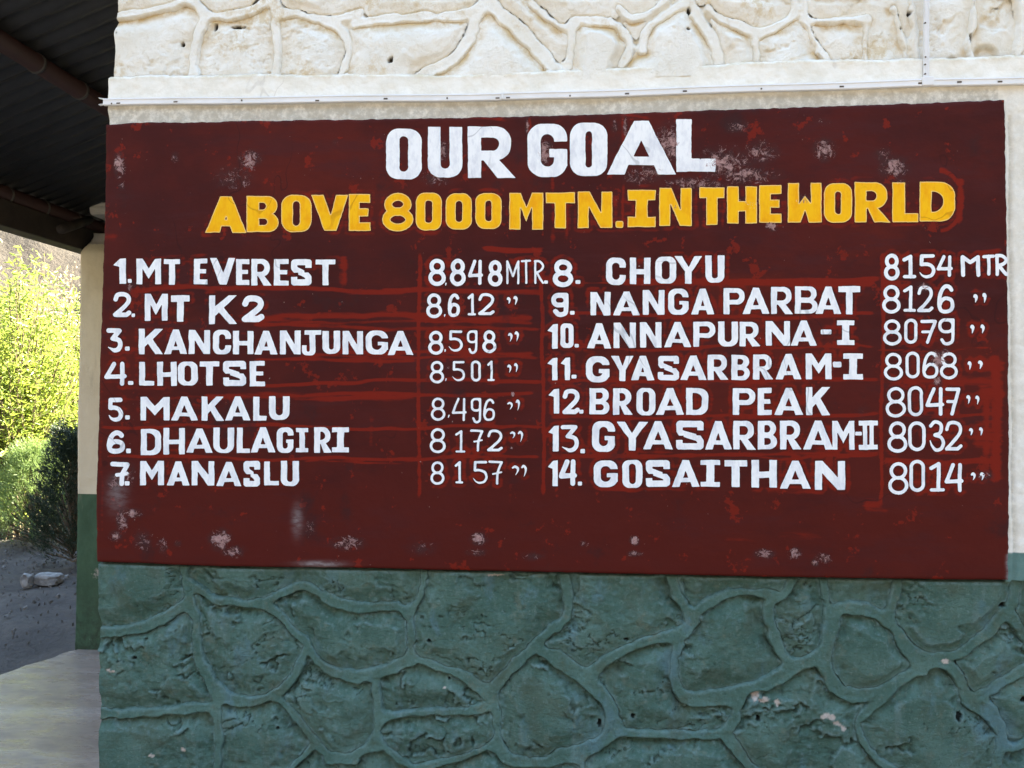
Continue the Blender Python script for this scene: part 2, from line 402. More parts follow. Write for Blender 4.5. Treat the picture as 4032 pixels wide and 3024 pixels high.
def grid_obj(name, XX, YY, ZZ, cell, mat, parent, attrs, skirt=None, label=None):
    H, Wd = XX.shape
    idx = -np.ones((H, Wd), int); use = np.zeros((H, Wd), bool)
    use[:-1, :-1] |= cell; use[1:, :-1] |= cell; use[:-1, 1:] |= cell; use[1:, 1:] |= cell
    n = use.sum(); idx[use] = np.arange(n)
    j, i = np.nonzero(cell)
    F = np.stack([idx[j, i], idx[j, i+1], idx[j+1, i+1], idx[j+1, i]], 1)
    V = np.stack([XX[use], YY[use], ZZ[use]], 1); A = {k: v[use] for k, v in attrs.items()}
    if skirt is not None:                                    # return face round the left corner
        jj = np.nonzero(cell[:, 0])[0]
        if len(jj):
            rows = np.unique(np.concatenate([jj, jj+1])); base = idx[rows, 0]; nb = len(V)
            V2 = V[base].copy(); V2[:, 1] = skirt; V2[:, 0] += .006
            V = np.vstack([V, V2]); mp = {r: nb+k for k, r in enumerate(rows)}
            F2 = np.array([[idx[r, 0], idx[r+1, 0], mp[r+1], mp[r]] for r in jj]); F = np.vstack([F, F2])
            A = {k: np.concatenate([v, v[base]]) for k, v in A.items()}
    return mesh_np(name, V, F, mat, parent, A, smooth=True, label=label)
def dilate(m, n):
    for _ in range(n):
        q = m.copy(); q[1:] |= m[:-1]; q[:-1] |= m[1:]; q[:, 1:] |= m[:, :-1]; q[:, :-1] |= m[:, 1:]; m = q
    return m

building = thing('building', 'stone building with whitewashed upper wall, green lower wall and corrugated metal roof over a veranda', 'building')

def stone_wall(name, strokes, X, Z, left, mats, parent, rockamp, mh, label, ang, cav, minc=60, seed=0, bulge=.010, holes=(), chips=(), dk_=1., gap=None):
    st = X[1]-X[0]
    XX, ZZ = np.meshgrid(X, Z)
    D = rib_field(strokes, X, Z, Y_STONE)+(.007 if seed == 40 else .002)
    D = D+(fbm(XX*26, ZZ*26, 5, seed)-.5)*.018+(fbm(XX*6, ZZ*6, 3, seed+2)-.5)*.013
    gz = np.gradient(D, st, axis=0); k_ = np.ones(5)/5
    gz = np.apply_along_axis(lambda r: np.convolve(r, k_, 'same'), 0, gz); gz = np.apply_along_axis(lambda r: np.convolve(r, k_, 'same'), 1, gz)
    gz = np.clip(gz, -1, 1)
    lf = np.interp(Z, left[0], left[1]); lf = lf+(fbm(Z*9, Z*0, 5, seed+5)-.5)*.010
    bl = np.clip(1-(XX-X[0])/.06, 0, 1); XX = XX+(lf[:, None]-X[0])*bl
    hole = np.zeros(XX.shape); chip = np.zeros(XX.shape)
    for arr, lst in ((hole, holes), (chip, chips)):
        for hx, hy, rx, ry in lst:
            w_ = P(float(hx), float(hy), Y_STONE); dd = np.hypot((XX-w_[0])*1205/rx, (ZZ-w_[1])*1205/ry)+(fbm(XX*90, ZZ*90, 3, 5)-.5)*1.9
            np.maximum(arr, sst(1.25, .8, dd), out=arr)
    gp = 0*XX
    if gap is not None:
        gb = np.interp(X, *gap)[None, :]; gp = sst(gb-.010, gb-.004, ZZ)+.5*sst(gb-.03, gb-.008, ZZ)*0
    stone = D < 0
    lab, n = components(stone)
    # mortar ribs: tooled, proud along their lower edge, feathered into the stone along the upper
    tool = (fbm(XX*6, ZZ*6, 3, seed+9)-.5)*.008+(fbm(XX*42, ZZ*42, 5, seed+8)-.5)*(.0065 if seed == 3 else .004)
    lowe = sst(-.2, .7, gz)
    ht = -.018+(mh+.018)*sst(-.0035, (.0030 if seed == 3 else .007)+.006*(1-lowe), D)+tool*sst(0, .01, D)+lowe*.003*sst(.02, 0, D)-(1-lowe)*.003*sst(.016, .0, D)
    ht = ht-.012*hole-.022*gp
    cm = D > -.0045
    cell = cm[:-1, :-1] & cm[1:, :-1] & cm[:-1, 1:] & cm[1:, 1:]
    crev = sst(.005, -.002, D)*(.25+.75*lowe)
    wall = grid_obj(name, XX, Y_STONE-ht, ZZ, cell, mats[1], parent, {'crev': crev*.8, 'hole': hole, 'chip': chip, 'convex': np.clip((ht-blur(ht, 2))/.003, 0, 1)*(1-lowe)*.7}, .09, label)
    for k in range(1, n+1):
        m = lab == k; c = m.sum()
        if c < minc: continue
        j, i = np.nonzero(m); j0, j1, i0, i1 = max(j.min()-4, 0), min(j.max()+5, len(Z)), max(i.min()-4, 0), min(i.max()+5, len(X))
        s = (slice(j0, j1), slice(i0, i1)); x, z, d, g_ = XX[s], ZZ[s], D[s], gz[s]; mm = dilate(m[s], 3)
        a = ang+random.uniform(-.45, .45); u = x*math.cos(a)+z*math.sin(a); v = -x*math.sin(a)+z*math.cos(a)
        wq = fbm(x*5, z*5, 4, seed+k); wx_ = (fbm(x*16, z*16, 4, seed+k+31)-.5)*1.2
        t = fbm(u*3.5+wq*1.6+wx_*.5, v*7+wq*1.6+wx_, 4, seed+3*k)*3.4+v*random.uniform(1, 7)
        fr = t-np.floor(t); rs_ = fbm(x*9, z*9, 2, seed+k+77)
        ledge = (np.floor(t)+sst(.86, 1, fr)*.8+fr*.2)/3.4
        ledge = (ledge-ledge[mm].mean())*random.uniform(.6, 1.25)
        crk = np.exp(-((fbm(u*7+wx_, v*12+wx_, 4, seed+k+90)-.5)/.010)**2)*sst(.50, .60, fbm(x*6, z*6, 2, seed+k+91))
        patch = sst(.46, .58, fbm(x*8, z*8, 3, seed+k+13))     # rough against trowelled-over areas
        r = rockamp*((fbm(x*8, z*8, 4, seed+7*k)-.5)*.9+ledge*(.25+.75*patch)+(fbm(u*30, v*55, 4, seed+k+50)-.5)*(.07+.22*patch)-.16*crk)
        tilt = random.uniform(-.06, .06)*(z-z[mm].mean())+random.uniform(-.05, .05)*(x-x[mm].mean()); r = r+np.clip(tilt, -.007, .007)
        top = sst(-.05, .6, g_)                              # 1 under a rib, 0 above one
        rec = .62 if seed == 3 else .3; h = r+mh-.008*rec+bulge*sst(0, .07, -d)+random.uniform(-.002, .002)
        h = h-top*(.011 if seed == 3 else .0045)*sst(.045, .0, -d)*(.5+.9*fbm(x*9, z*9, 2, seed+k+3))
        h = np.where(top < .5, np.maximum(h, mh-.009*(1-top)-.004), h) if False else h
        h = np.minimum(h, mh-.0010-.0035*top+.03*sst(0, .05, -d)); h = np.minimum(h, .022+.0*h); h = h-.008*sst(-.001+.005*(1-top), .0035+.007*(1-top), d)-.012*hole[s]-.022*gp[s]
        cell = mm[:-1, :-1] & mm[1:, :-1] & mm[:-1, 1:] & mm[1:, 1:]
        cv = sst(-cav, 0, d)*(.22+.78*top); cc = blur(h, 3)-h; cv = np.maximum(cv, np.clip((cc-.0004)/.003, 0, 1)*dk_*np.where(d > -.010, .15+.85*top, 1)); convex = np.clip((-cc-.0003)/.003, 0, 1)
        grid_obj('stone', x, Y_STONE-h, z, cell, mats[0], wall, {'crev': cv*(.8+.3*wq), 'hole': hole[s], 'chip': chip[s], 'convex': convex}, .09 if i0 == 0 else None)
    return wall

CA = (380, 2200, 2.0137); CB = (1300, 2200, 2.0137); CC = (2200, 2200, 2.0137); CD = (3012, 2200, 2.0137); PX = (0, 0, 1)
low = [
 CA+(95, [(-20, 570), (60, 580), (250, 560), (450, 500), (600, 420), (740, 340)]),
 CA+(95, [(740, -60), (700, 90), (750, 300), (795, 450), (805, 620), (830, 800), (900, 930), (960, 1050)]),
 CA+(90, [(960, 1020), (1080, 1100), (1250, 1120), (1420, 1060), (1540, 960), (1620, 820), (1670, 690)]),
 CA+(80, [(740, 190), (850, 250), (960, 330), (1080, 330), (1200, 350), (1330, 350), (1450, 430), (1560, 550), (1670, 660), (1760, 800), (1900, 890), (2060, 940)]),
 CA+(66, [(1290, 350), (1450, 280), (1620, 210), (1720, 230), (1850, 310), (2060, 380)]),
 CA+(85, [(-20, 1205), (60, 1210), (300, 1215), (600, 1195), (920, 1160)]),
 CA+(92, [(960, 1040), (960, 1200), (970, 1400), (960, 1660), (950, 1900)]),
 CA+(62, [(1430, 1090), (1530, 1170), (1650, 1320), (1740, 1430), (1850, 1540), (2054, 1590)]),
 CA+(50, [(1740, 1430), (1640, 1560), (1540, 1660), (1480, 1800)]),
 CB+(80, [(0, 300), (100, 360), (300, 375), (500, 365), (630, 425)]),
 CB+(60, [(620, 420), (700, 330), (730, 220), (770, -20)]),
 CB+(80, [(640, 420), (645, 550), (640, 700), (640, 790)]),
 CB+(90, [(150, 910), (300, 910), (450, 870), (580, 800), (640, 750)]),
 CB+(85, [(640, 760), (780, 815), (950, 875), (1080, 925), (1180, 1000), (1280, 1050)]),
 CB+(90, [(1260, 1060), (1350, 950), (1430, 860), (1550, 750), (1650, 650), (1740, 560), (1850, 480), (1890, 350), (1850, 60), (1850, 0)]),
 CB+(100, [(1620, 690), (1780, 770), (1900, 860), (2054, 960)]),
 CB+(75, [(360, 900), (370, 1050), (385, 1200), (380, 1350), (370, 1450)]),
 CB+(72, [(400, 1260), (600, 1215), (800, 1205), (1000, 1200), (1200, 1180), (1290, 1130)]),
 CB+(95, [(1280, 1050), (1310, 1180), (1330, 1350), (1330, 1480)]),
 CB+(100, [(1330, 1460), (1400, 1560), (1520, 1600), (1700, 1600), (1850, 1570), (1980, 1530), (2054, 1490)]),
 CB+(66, [(370, 1400), (440, 1480), (560, 1580), (680, 1660), (800, 1760)]),
 CB+(85, [(380, 1450), (250, 1520), (150, 1570), (0, 1585)]),
 CB+(66, [(680, 1660), (900, 1600), (1100, 1545), (1250, 1475), (1330, 1430)]),
 CC+(115, [(0, 760), (100, 850), (200, 930), (300, 1030), (380, 1120), (420, 1220), (440, 1340)]),
 CC+(88, [(250, 910), (350, 820), (500, 715), (700, 645), (900, 605), (1000, 560), (1060, 470)]),
 CC+(75, [(1060, 470), (990, 360), (930, 250), (860, -20)]),
 CC+(75, [(1040, 450), (1150, 370), (1280, 295), (1450, 255), (1650, 265), (1780, 270), (1900, 40)]),
 CC+(88, [(1680, 300), (1660, 420), (1700, 560), (1740, 680), (1790, 790), (1840, 850)]),
 CC+(92, [(990, 560), (930, 700), (910, 850), (930, 980), (990, 1070), (1080, 1100), (1200, 1080), (1350, 1050), (1500, 1020), (1650, 960), (1800, 880)]),
 CC+(85, [(1000, 1100), (1100, 1120), (1250, 1110), (1400, 1120)]),
 CC+(90, [(1800, 850), (1950, 810), (2054, 800)]),
 CC+(70, [(440, 1340), (560, 1365), (800, 1380), (1000, 1385), (1200, 1385), (1340, 1360)]),
 CC+(100, [(1440, 1070), (1400, 1230), (1340, 1370), (1400, 1480), (1500, 1620), (1620, 1760)]),
 CC+(95, [(440, 1330), (350, 1430), (200, 1500), (0, 1560)]),
 CC+(56, [(180, 1520), (190, 1660), (230, 1800)]),
 CD+(85, [(0, 1010), (120, 945), (230, 865), (330, 805), (430, 770)]),
 CD+(75, [(430, 770), (500, 620), (525, 480), (490, 350), (440, -20)]),
 CD+(85, [(520, 440), (620, 385), (780, 390), (920, 450), (1030, 560), (1110, 680), (1180, 800), (1230, 880)]),
 CD+(95, [(540, 430), (495, 560), (480, 700), (490, 850), (560, 980), (680, 1050), (800, 1060), (950, 1010), (1100, 930), (1230, 850)]),
 CD+(85, [(440, 790), (500, 920), (560, 1030), (650, 1080), (800, 1080)]),
 CD+(80, [(950, 470), (1010, 340), (1090, 20)]),
 CD+(95, [(1070, 620), (1150, 710), (1300, 770), (1480, 760), (1620, 670), (1750, 570), (1850, 450), (1950, 340), (1980, 150)]),
 CD+(95, [(1180, 830), (1300, 800), (1450, 830), (1540, 950), (1590, 1080), (1680, 1170), (1780, 1250), (1850, 1350), (1870, 1450), (1840, 1560), (1800, 1700)]),
 CD+(75, [(1620, 1110), (1720, 1070), (1870, 970), (2100, 830)]),
 CD+(80, [(1920, 400), (2000, 530), (2100, 660)]),
 CD+(80, [(1000, 1020), (880, 1130), (790, 1210), (730, 1290), (770, 1420), (840, 1530), (920, 1610), (1040, 1690), (1200, 1760)]),
 CD+(70, [(1870, 1440), (1950, 1490), (2100, 1440)]),
 CD+(85, [(1720, 1080), (1800, 1200), (1850, 1320)]),
 # below and beside the frame, down to the ground
 PX+(44, [(380, 3150), (700, 3130), (1000, 3180), (1300, 3140), (1700, 3200), (2100, 3120), (2500, 3190), (2900, 3130), (3300, 3200), (3700, 3140), (4100, 3190), (4900, 3150)]),
 PX+(44, [(856, 3100), (850, 3250), (880, 3420), (870, 3560)]), PX+(44, [(1500, 3160), (1480, 3300), (1520, 3560)]),
 PX+(44, [(1697, 3070), (1800, 3180), (1900, 3330), (2100, 3400), (2300, 3560)]), PX+(44, [(2310, 3090), (2400, 3250), (2700, 3330), (3100, 3300), (3400, 3560)]),
 PX+(44, [(3600, 3070), (3650, 3200), (3800, 3350), (3700, 3560)]), PX+(44, [(3900, 3040), (4000, 3180), (4200, 3300), (4300, 3560)]),
 PX+(44, [(4050, 2540), (4200, 2600), (4400, 2560), (4600, 2700), (4900, 2650)]), PX+(44, [(4055, 2915), (4200, 2850), (4350, 2700), (4400, 2560), (4380, 2300)]),
 PX+(44, [(4200, 2850), (4300, 3000), (4280, 3170)]), PX+(44, [(4350, 2720), (4550, 2850), (4700, 3150)]),
]
EA = (380, 0, 2.1686); EB = (1400, 0, 2.212); EC = (2300, 0, 2.4578); ED = (3132, 0, 2.4578)
upp = [
 EA+(58, [(100, 130), (170, 125), (440, 85), (620, 45), (800, -20)]),
 EA+(92, [(760, -80), (840, 10), (920, 110), (895, 210), (860, 300), (835, 450), (830, 640)]),
 EA+(80, [(900, 110), (1000, 125), (1150, 120), (1330, 75), (1460, -10), (1560, -80)]),
 EA+(84, [(1520, -90), (1530, 0), (1530, 150), (1545, 300), (1540, 450), (1530, 640)]),
 EA+(70, [(1560, 110), (1700, 110), (1850, 150), (2010, 190), (2110, 270), (2150, 390), (2140, 500), (2090, 640)]),
 EA+(70, [(1960, 170), (2080, 150), (2260, 100)]),
 EB+(84, [(0, 200), (200, 165), (500, 145), (900, 125), (1080, 60)]),
 EB+(100, [(1130, -90), (1110, 30), (1040, 160), (1000, 300), (900, 450), (760, 560), (560, 660)]),
 EB+(120, [(1140, -60), (1250, 100), (1400, 230), (1560, 390), (1700, 560), (1780, 660)]),
 EB+(56, [(1480, -60), (1620, 100), (1780, 220), (1890, 210)]),
 EB+(62, [(1880, 200), (1880, 400), (1840, 620)]),
 EB+(54, [(1900, 170), (2060, 160), (2212, 180)]),
 EC+(64, [(40, 195), (200, 200), (330, 250), (430, 370), (440, 480), (360, 640)]),
 EC+(54, [(340, 60), (450, 170), (600, 135), (780, 0), (860, -100)]),
 EC+(96, [(1000, -90), (1040, 40), (1120, 190), (1220, 340), (1290, 500), (1310, 660)]),
 EC+(64, [(560, 480), (600, 300), (750, 160), (960, 20)]),
 EC+(64, [(1200, 60), (1320, 170), (1500, 240), (1700, 310), (1900, 230), (2030, 130), (2060, -80)]),
 EC+(56, [(1660, 320), (1670, 640)]),
 ED+(60, [(90, -80), (110, 180), (200, 400), (340, 620)]),
 ED+(50, [(120, 195), (350, 185), (690, 175)]),
 ED+(38, [(690, 170), (675, 620)]),
 ED+(50, [(960, 60), (1020, 280), (1060, 450), (1080, 620)]),
 ED+(60, [(1120, -80), (1150, 250), (1170, 620)]),
 ED+(24, [(1730, -80), (1730, 200), (1690, 400), (1730, 620)]),
 ED+(60, [(2200, -80), (2190, 350), (2120, 620)]),
 PX+(40, [(380, -60), (800, -50), (1300, -70), (1700, -50), (2200, -60), (2700, -70), (3200, -50), (3700, -70), (4100, -60), (4900, -70)]),
 PX+(40, [(600, -60), (640, -160), (580, -300)]), PX+(40, [(1200, -60), (1300, -180), (1250, -420)]), PX+(40, [(1900, -60), (2000, -200), (1950, -420)]),
 PX+(40, [(2600, -60), (2500, -200), (2650, -420)]), PX+(40, [(3300, -60), (3400, -220), (3350, -420)]), PX+(40, [(4000, -60), (4100, -200), (4050, -420)]), PX+(40, [(4100, 100), (4500, 120), (4900, 90)]), PX+(40, [(4450, 110), (4420, 300)]),
]
def leftprof(px, py, Y):
    x, z = P(np.array(px, float), np.array(py, float), Y); o = np.argsort(z); return z[o], x[o]
XR = 3.85
zt = P(2000., 2252., Y_STONE)[1]
lp = leftprof([402, 402, 399, 403, 407, 408], [2200, 2260, 2600, 2800, 3024, 3600], Y_STONE)
Xg = np.arange(lp[1].min(), XR, GX); Zg = np.arange(0, P(2000., 2200., Y_STONE)[1], GX)
gq = [P(float(a_), float(b_), 0.) for a_, b_ in zip([380, 900, 1400, 1900, 2400, 3000, 3500, 3970], [2211, 2231, 2236, 2248, 2258, 2271, 2279, 2284])]
gap = ([float(q[0]) for q in gq]+[3.2], [float(q[1])-.002 for q in gq]+[9.])
stone_wall('lower_wall', low, Xg, Zg, lp, (M_GS, M_GM), building, .040, .009, 'lower stone wall painted green with raised mortar ribs', -.2, .012, seed=3, bulge=.017, gap=gap, holes=[(538, 2583, 7, 5), (1098, 2860, 8, 6), (1694, 2514, 9, 7), (1771, 2670, 8, 6), (2464, 2513, 8, 5), (2984, 2824, 6, 8), (2360, 2848, 8, 14), (3765, 2813, 9, 14), (2490, 2812, 6, 7), (4018, 2745, 14, 8), (3946, 2380, 12, 8)], chips=[(608, 2965, 11, 5), (727, 2946, 12, 7), (1753, 2703, 8, 5), (3720, 2600, 11, 8), (2972, 2740, 14, 20), (3000, 2752, 26, 9), (3056, 2766, 7, 14), (3262, 2815, 16, 9), (3290, 2838, 14, 10), (3312, 2860, 9, 11), (1950, 2262, 28, 4), (450, 2635, 26, 5), (3240, 2810, 14, 10)])
lp = leftprof([447, 450, 456, 453, 462, 470, 474], [330, 285, 200, 130, 70, 0, -400], Y_STONE)
Xg = np.arange(lp[1].min(), XR, .004); Zg = np.arange(P(2000., 330., Y_STONE)[1], 3.34, .004)
stone_wall('upper_wall', upp, Xg, Zg, lp, (M_WS, M_WM), building, .022, .003, 'upper stone wall whitewashed with ochre stains', .2, .034, seed=40, bulge=.011, dk_=.4, holes=[(848, 109, 9, 14), (937, 104, 26, 5), (720, 175, 6, 9), (463, 131, 4, 4), (1544, 245, 8, 12), (2713, 45, 7, 12), (2707, 122, 6, 6), (3548, 110, 4, 4), (3825, 145, 5, 14), (3580, 50, 8, 8), (3930, 28, 12, 4)])

# plaster band round the sign: over it and down its right side
def plaster_band():
    zt_ = lambda x: P(*x, Y_BAND)
    lx, lz = None, None
    lp = leftprof([432, 426, 428, 431, 431, 436], [486, 430, 400, 340, 300, 288], Y_BAND)
    X = np.arange(lp[1].min(), XR, .004); Z = np.arange(P(2000., 2330., Y_BAND)[1], P(2000., 262., Y_BAND)[1]+.03, .004)
    XX, ZZ = np.meshgrid(X, Z)
    def line(pts):
        w = [P(a, b, Y_BAND) for a, b in pts]; return np.interp(XX, [float(q[0]) for q in w], [float(q[1]) for q in w])
    top = line([(430., 292.), (1000., 286.), (2000., 284.), (2400., 262.), (3100., 232.), (3640., 222.), (4032., 208.), (4900., 190.)])+(fbm(XX*12, XX*0, 4, 3)-.5)*.014
    rx = float(P(3940., 1300., Y_BAND)[0])
    botr = float(P(3990., 2290., Y_BAND)[1])
    bot = np.where(XX > rx, botr+(fbm(XX*15, XX*0, 3, 9)-.5)*.01, line([(380., 500.), (1400., 470.), (2400., 445.), (3957., 405.), (4900., 380.)])-.02)
    inside = (ZZ < top) & (ZZ > bot)
    ed = np.minimum(top-ZZ, 1)
    cell = inside[:-1, :-1] & inside[1:, :-1] & inside[:-1, 1:] & inside[1:, 1:]
    lf = np.interp(Z, lp[0], lp[1])+(fbm(Z*12, Z*0, 5, 33)-.5)*.012; bl = np.clip(1-(XX-X[0])/.05, 0, 1)
    h = (fbm(XX*9, ZZ*9, 5, 12)-.5)*.008+(fbm(XX*45, ZZ*45, 4, 15)-.5)*.0035
    h -= .012*sst(.012, 0, ed)
    # weathered groove beside the sign's right edge
    gx = float(P(3984., 1300., Y_BAND)[0]); zz0 = float(P(3984., 470., Y_BAND)[1])
    gro = np.exp(-((XX-gx-(fbm(ZZ*6, ZZ*0, 3, 4)-.5)*.012)/.006)**2)*sst(zz0+.02, zz0, ZZ)
    h -= .007*gro
    tz = line([(0., 412.), (1979., 392.), (4032., 331.), (4900., 305.)])
    grey = sst(tz+.004, tz-.02, ZZ)*.9; grey = np.maximum(grey*np.where(XX > rx, .35, 1), gro*.8)
    crev = np.maximum(sst(.035, 0, ed)*(.35+.9*fbm(XX*9, ZZ*9, 3, 44)), sst(.012, 0, tz-ZZ)*sst(-.01, .0, tz-ZZ)*.7)
    gl = float(P(4000., 2180., Y_BAND)[1]); green = sst(gl+.003, gl, ZZ+(fbm(XX*30, ZZ*30, 3, 5)-.5)*.006)
    XX = XX+(lf[:, None]-X[0])*bl
    grid_obj('plaster_band', XX, Y_BAND-h, ZZ, cell, M_BAND, building, {'grey': grey, 'crev': crev, 'green': green}, .09, 'smooth whitewashed plaster band above and beside the sign')
plaster_band()

# building body behind the facing
Z1 = 3.34
b = MB(); b.box((.05, .075, -.2), (7.6, 9.0, Z1)); b.box((XR-.004, .045, -.2), (7.6, .076, Z1)); b.build('wall_body', M_COREW, building)

# ------------------------------------------------------------------ veranda: floor, pillar, roof
PB = on_z(296., 2556., 0.); XP, YP = float(PB[0]), float(PB[1])
ze = float(on_y(321., 982., YP)[2])
PILB = float(on_y(350., 1945., YP)[2])
M_PIL = pillar_mat()
f = MB()
fe = [on_z(0., 2656., 0.), on_z(297., 2557., 0.)]
dx = (fe[1]-fe[0])/np.linalg.norm(fe[1]-fe[0])
A0 = fe[0]-dx*3.9; A1 = fe[1]+dx*.4
nseg = 60; edge = []
for k in range(nseg+1):
    p = A0+(A1-A0)*k/nseg; edge.append((p[0]+(random.random()-.5)*.03, p[1], 0))
poly = edge+[(float(A1[0])+.05, 9.5, 0), (9, 9.5, 0), (9, float(A0[1]), 0)]
n = len(poly); vv = poly+[(x, y, -.1) for x, y, z in poly]
ff = [tuple(range(n))[::-1]]+[(i, (i+1) % n, (i+1) % n+n, i+n) for i in range(n)]
fl = mesh_np('veranda_floor', np.array(vv), ff, M_FLOOR); fl['kind'] = 'structure'

def pillar():
    w = .42; dpt = .34; st = .012; top = float(on_y(360., 905., YP)[2])
    zs = np.arange(-.02, top+.02, st); per = []
    nx, ny = int(w/st), int(dpt/st)
    for i in range(nx): per.append((XP+i*w/nx, YP))
    for i in range(ny): per.append((XP+w, YP+i*dpt/ny))
    for i in range(nx): per.append((XP+w-i*w/nx, YP+dpt))
    for i in range(ny): per.append((XP, YP+dpt-i*dpt/ny))
    per = np.array(per); m = len(per); s = np.arange(m)*st
    S, Zz = np.meshgrid(s, zs); cx, cy = XP+w/2, YP+dpt/2
    nxv = per[:, 0]-cx; nyv = per[:, 1]-cy; ln = np.hypot(nxv, nyv)
    wob = (fbm(S*5, Zz*3, 4, 2)-.5)*.014+(fbm(S*30, Zz*30, 3, 4)-.5)*.004
    brk = sst(top-.16, top-.02, Zz)
    wob = wob-brk*(.03+.07*fbm(S*14, Zz*14, 4, 8)*1.2)
    X = per[:, 0]+nxv/ln*wob; Y = per[:, 1]+nyv/ln*wob; Z2 = Zz-brk*fbm(S*9, Zz*0, 3, 6)*.05
    V = np.stack([X, Y, Z2], -1).reshape(-1, 3); H = len(zs)
    F = [[j*m+i, j*m+(i+1) % m, (j+1)*m+(i+1) % m, (j+1)*m+i] for j in range(H-1) for i in range(m)]
    base = len(V); V = np.vstack([V, [[cx, cy, top-.01]]]); F = F+[[(H-1)*m+i, (H-1)*m+(i+1) % m, base, base] for i in range(m)]
    F = [tuple(dict.fromkeys(q)) for q in F]
    q = V; pc = on_y(392., 2260., YP); pd = on_y(345., 2520., YP)
    peel = np.exp(-(((q[:, 0]-pc[0])/.09)**2+((q[:, 2]-pc[2])/.09)**2))*.62+np.exp(-(((q[:, 0]-pd[0]-.02)/.04)**2+((q[:, 2]-pd[2])/.03)**2))*.5+.9*sst(top-.12, top-.06, q[:, 2])
    return mesh_np('pillar', V, F, M_PIL, building, {'peel': peel}, True, 'plastered pillar with cream upper part, green lower part and broken top')
pil = pillar()
# loose masonry block lodged above the pillar
c0 = on_y(352., 843., YP+.02); c1 = on_y(412., 795., YP+.02)
g = 9; V = []; F = []
blk = bpy.data.meshes.new('x')
import bmesh
bm = bmesh.new(); bmesh.ops.create_cube(bm, size=1); bmesh.ops.subdivide_edges(bm, edges=bm.edges[:], cuts=6, use_grid_fill=True)
cw, ch = (c1[0]-c0[0])*2.2, c1[2]-c0[2]
for v in bm.verts:
    p = v.co; n_ = (float(fbm(np.array(p.x*3+9), np.array(p.z*3+p.y*2), 4, 5))-.5)*.25
    v.co = Vector((c0[0]+(p.x+.5)*cw+n_*.08, YP+.14+p.y*.22+n_*.1, c0[2]+(p.z+.5)*ch+n_*.08))
bm.to_mesh(blk); bm.free(); blk.materials.append(M_COREW)
o = bpy.data.objects.new('broken_masonry', blk); link(o, pil)

SL = .385; ZR0 = ze+.27                                     # sheet height over the beam line
def zroof(x): return ZR0+SL*(x-XP)
roof = MB()
YF, YB = -.05, 10.2
XL, XRI = XP-.16, 2.6
ny = int((YB-YF)/.0105); ys = np.linspace(YF, YB, ny); xs = np.array([XL, XP+.9, .3, 1.4, XRI])
def sheet(xa, xb, za, zb, y0, y1, lift, name):
    ys = np.arange(y0, y1, .0112); xs = np.linspace(xa, xb, 3)
    XX, YY = np.meshgrid(xs, ys); ZZ = za+(zb-za)*(XX-xa)/(xb-xa)+.010*np.cos(YY*2*math.pi/.09)+lift
    H, Wd = XX.shape; idx = np.arange(H*Wd).reshape(H, Wd)
    F = np.stack([idx[:-1, :-1], idx[:-1, 1:], idx[1:, 1:], idx[1:, :-1]], -1).reshape(-1, 4)
    o = mesh_np(name, np.stack([XX, YY, ZZ], -1).reshape(-1, 3), F, M_ROOF, rf, smooth=True)
    s = o.modifiers.new('thick', 'SOLIDIFY'); s.thickness = .0015
    return o
bm_ = MB(); bm_.box((XP-.115, -.04, ze), (XP+.002, 10.0, ze+.15)); rf = bm_.build('roof', M_TIMBER, building, label='veranda roof of corrugated metal sheets on a dark timber beam', bevel=.006)
y = YF; k = 0
while y < YB:
    for (xa, xb, l2) in ((XL, .95, 0), (.80, XRI, .007)):
        sheet(xa, xb, zroof(xa), zroof(xb), y, min(y+.82, YB), l2+(.004 if k % 2 else 0), 'roof_sheet')
    sheet(XRI, 8.2, zroof(XRI), zroof(XRI)-.30*(8.2-XRI), y, min(y+.82, YB), .02+(.004 if k % 2 else 0), 'roof_sheet')
    y += .765; k += 1
def purlin(x, r, down):
    zc = zroof(x)-.012-r
    t = MB(); t.tube([(x, -.04, zc), (x, 10.1, zc)], r, 16); p = t.build('purlin', M_LOG, rf, True)
    for yy in np.arange(.08, 9.8, .30):
        c = MB(); c.tube([(x, yy, zc), (x, yy+.012, zc)], r+.005, 16); c.f = c.f; c.build('purlin_clamp', M_RINGM, rf, True)
def solve_x(px, py):
    d = ray(px, py); # point on the ray 0.075 m under the sheet
    k = (ZR0-.07+SL*(CAM[0]-XP)-CAM[2])/(d[2]-SL*d[0]); return CAM+d*k
p1 = solve_x(0., 175.); purlin(float(p1[0]), .042, 0)
zc2 = zroof(XP)-.012-.05
purlin(XP-.045, .05, 0)
purlin(XP+2.6, .055, 0); purlin(1.6, .055, 0)
# tie timber from the pillar head
t = MB(); q0 = on_y(245., 915., YP-.25); t.tube([on_y(241., 903., YP-.45), on_y(352., 866., YP+.12)], .028, 10); t.build('brace', M_TIMBER, rf, True)
# gable above the facing
g = MB(); zz = Z1; yv = .06
pts = [(.02, zz), (7.6, zz), (7.6, zroof(XRI)-.30*(7.6-XRI)-.02), (XRI, zroof(XRI)-.03), (.02, zroof(.02)-.03)]
n = len(pts); g.add([(x, yv, z) for x, z in pts]+[(x, 9.0, z) for x, z in pts], [tuple(range(n)), tuple(range(2*n-1, n-1, -1))]+[(i, i+n, (i+1) % n+n, (i+1) % n) for i in range(n)])
g.build('gable', M_COREW, building)

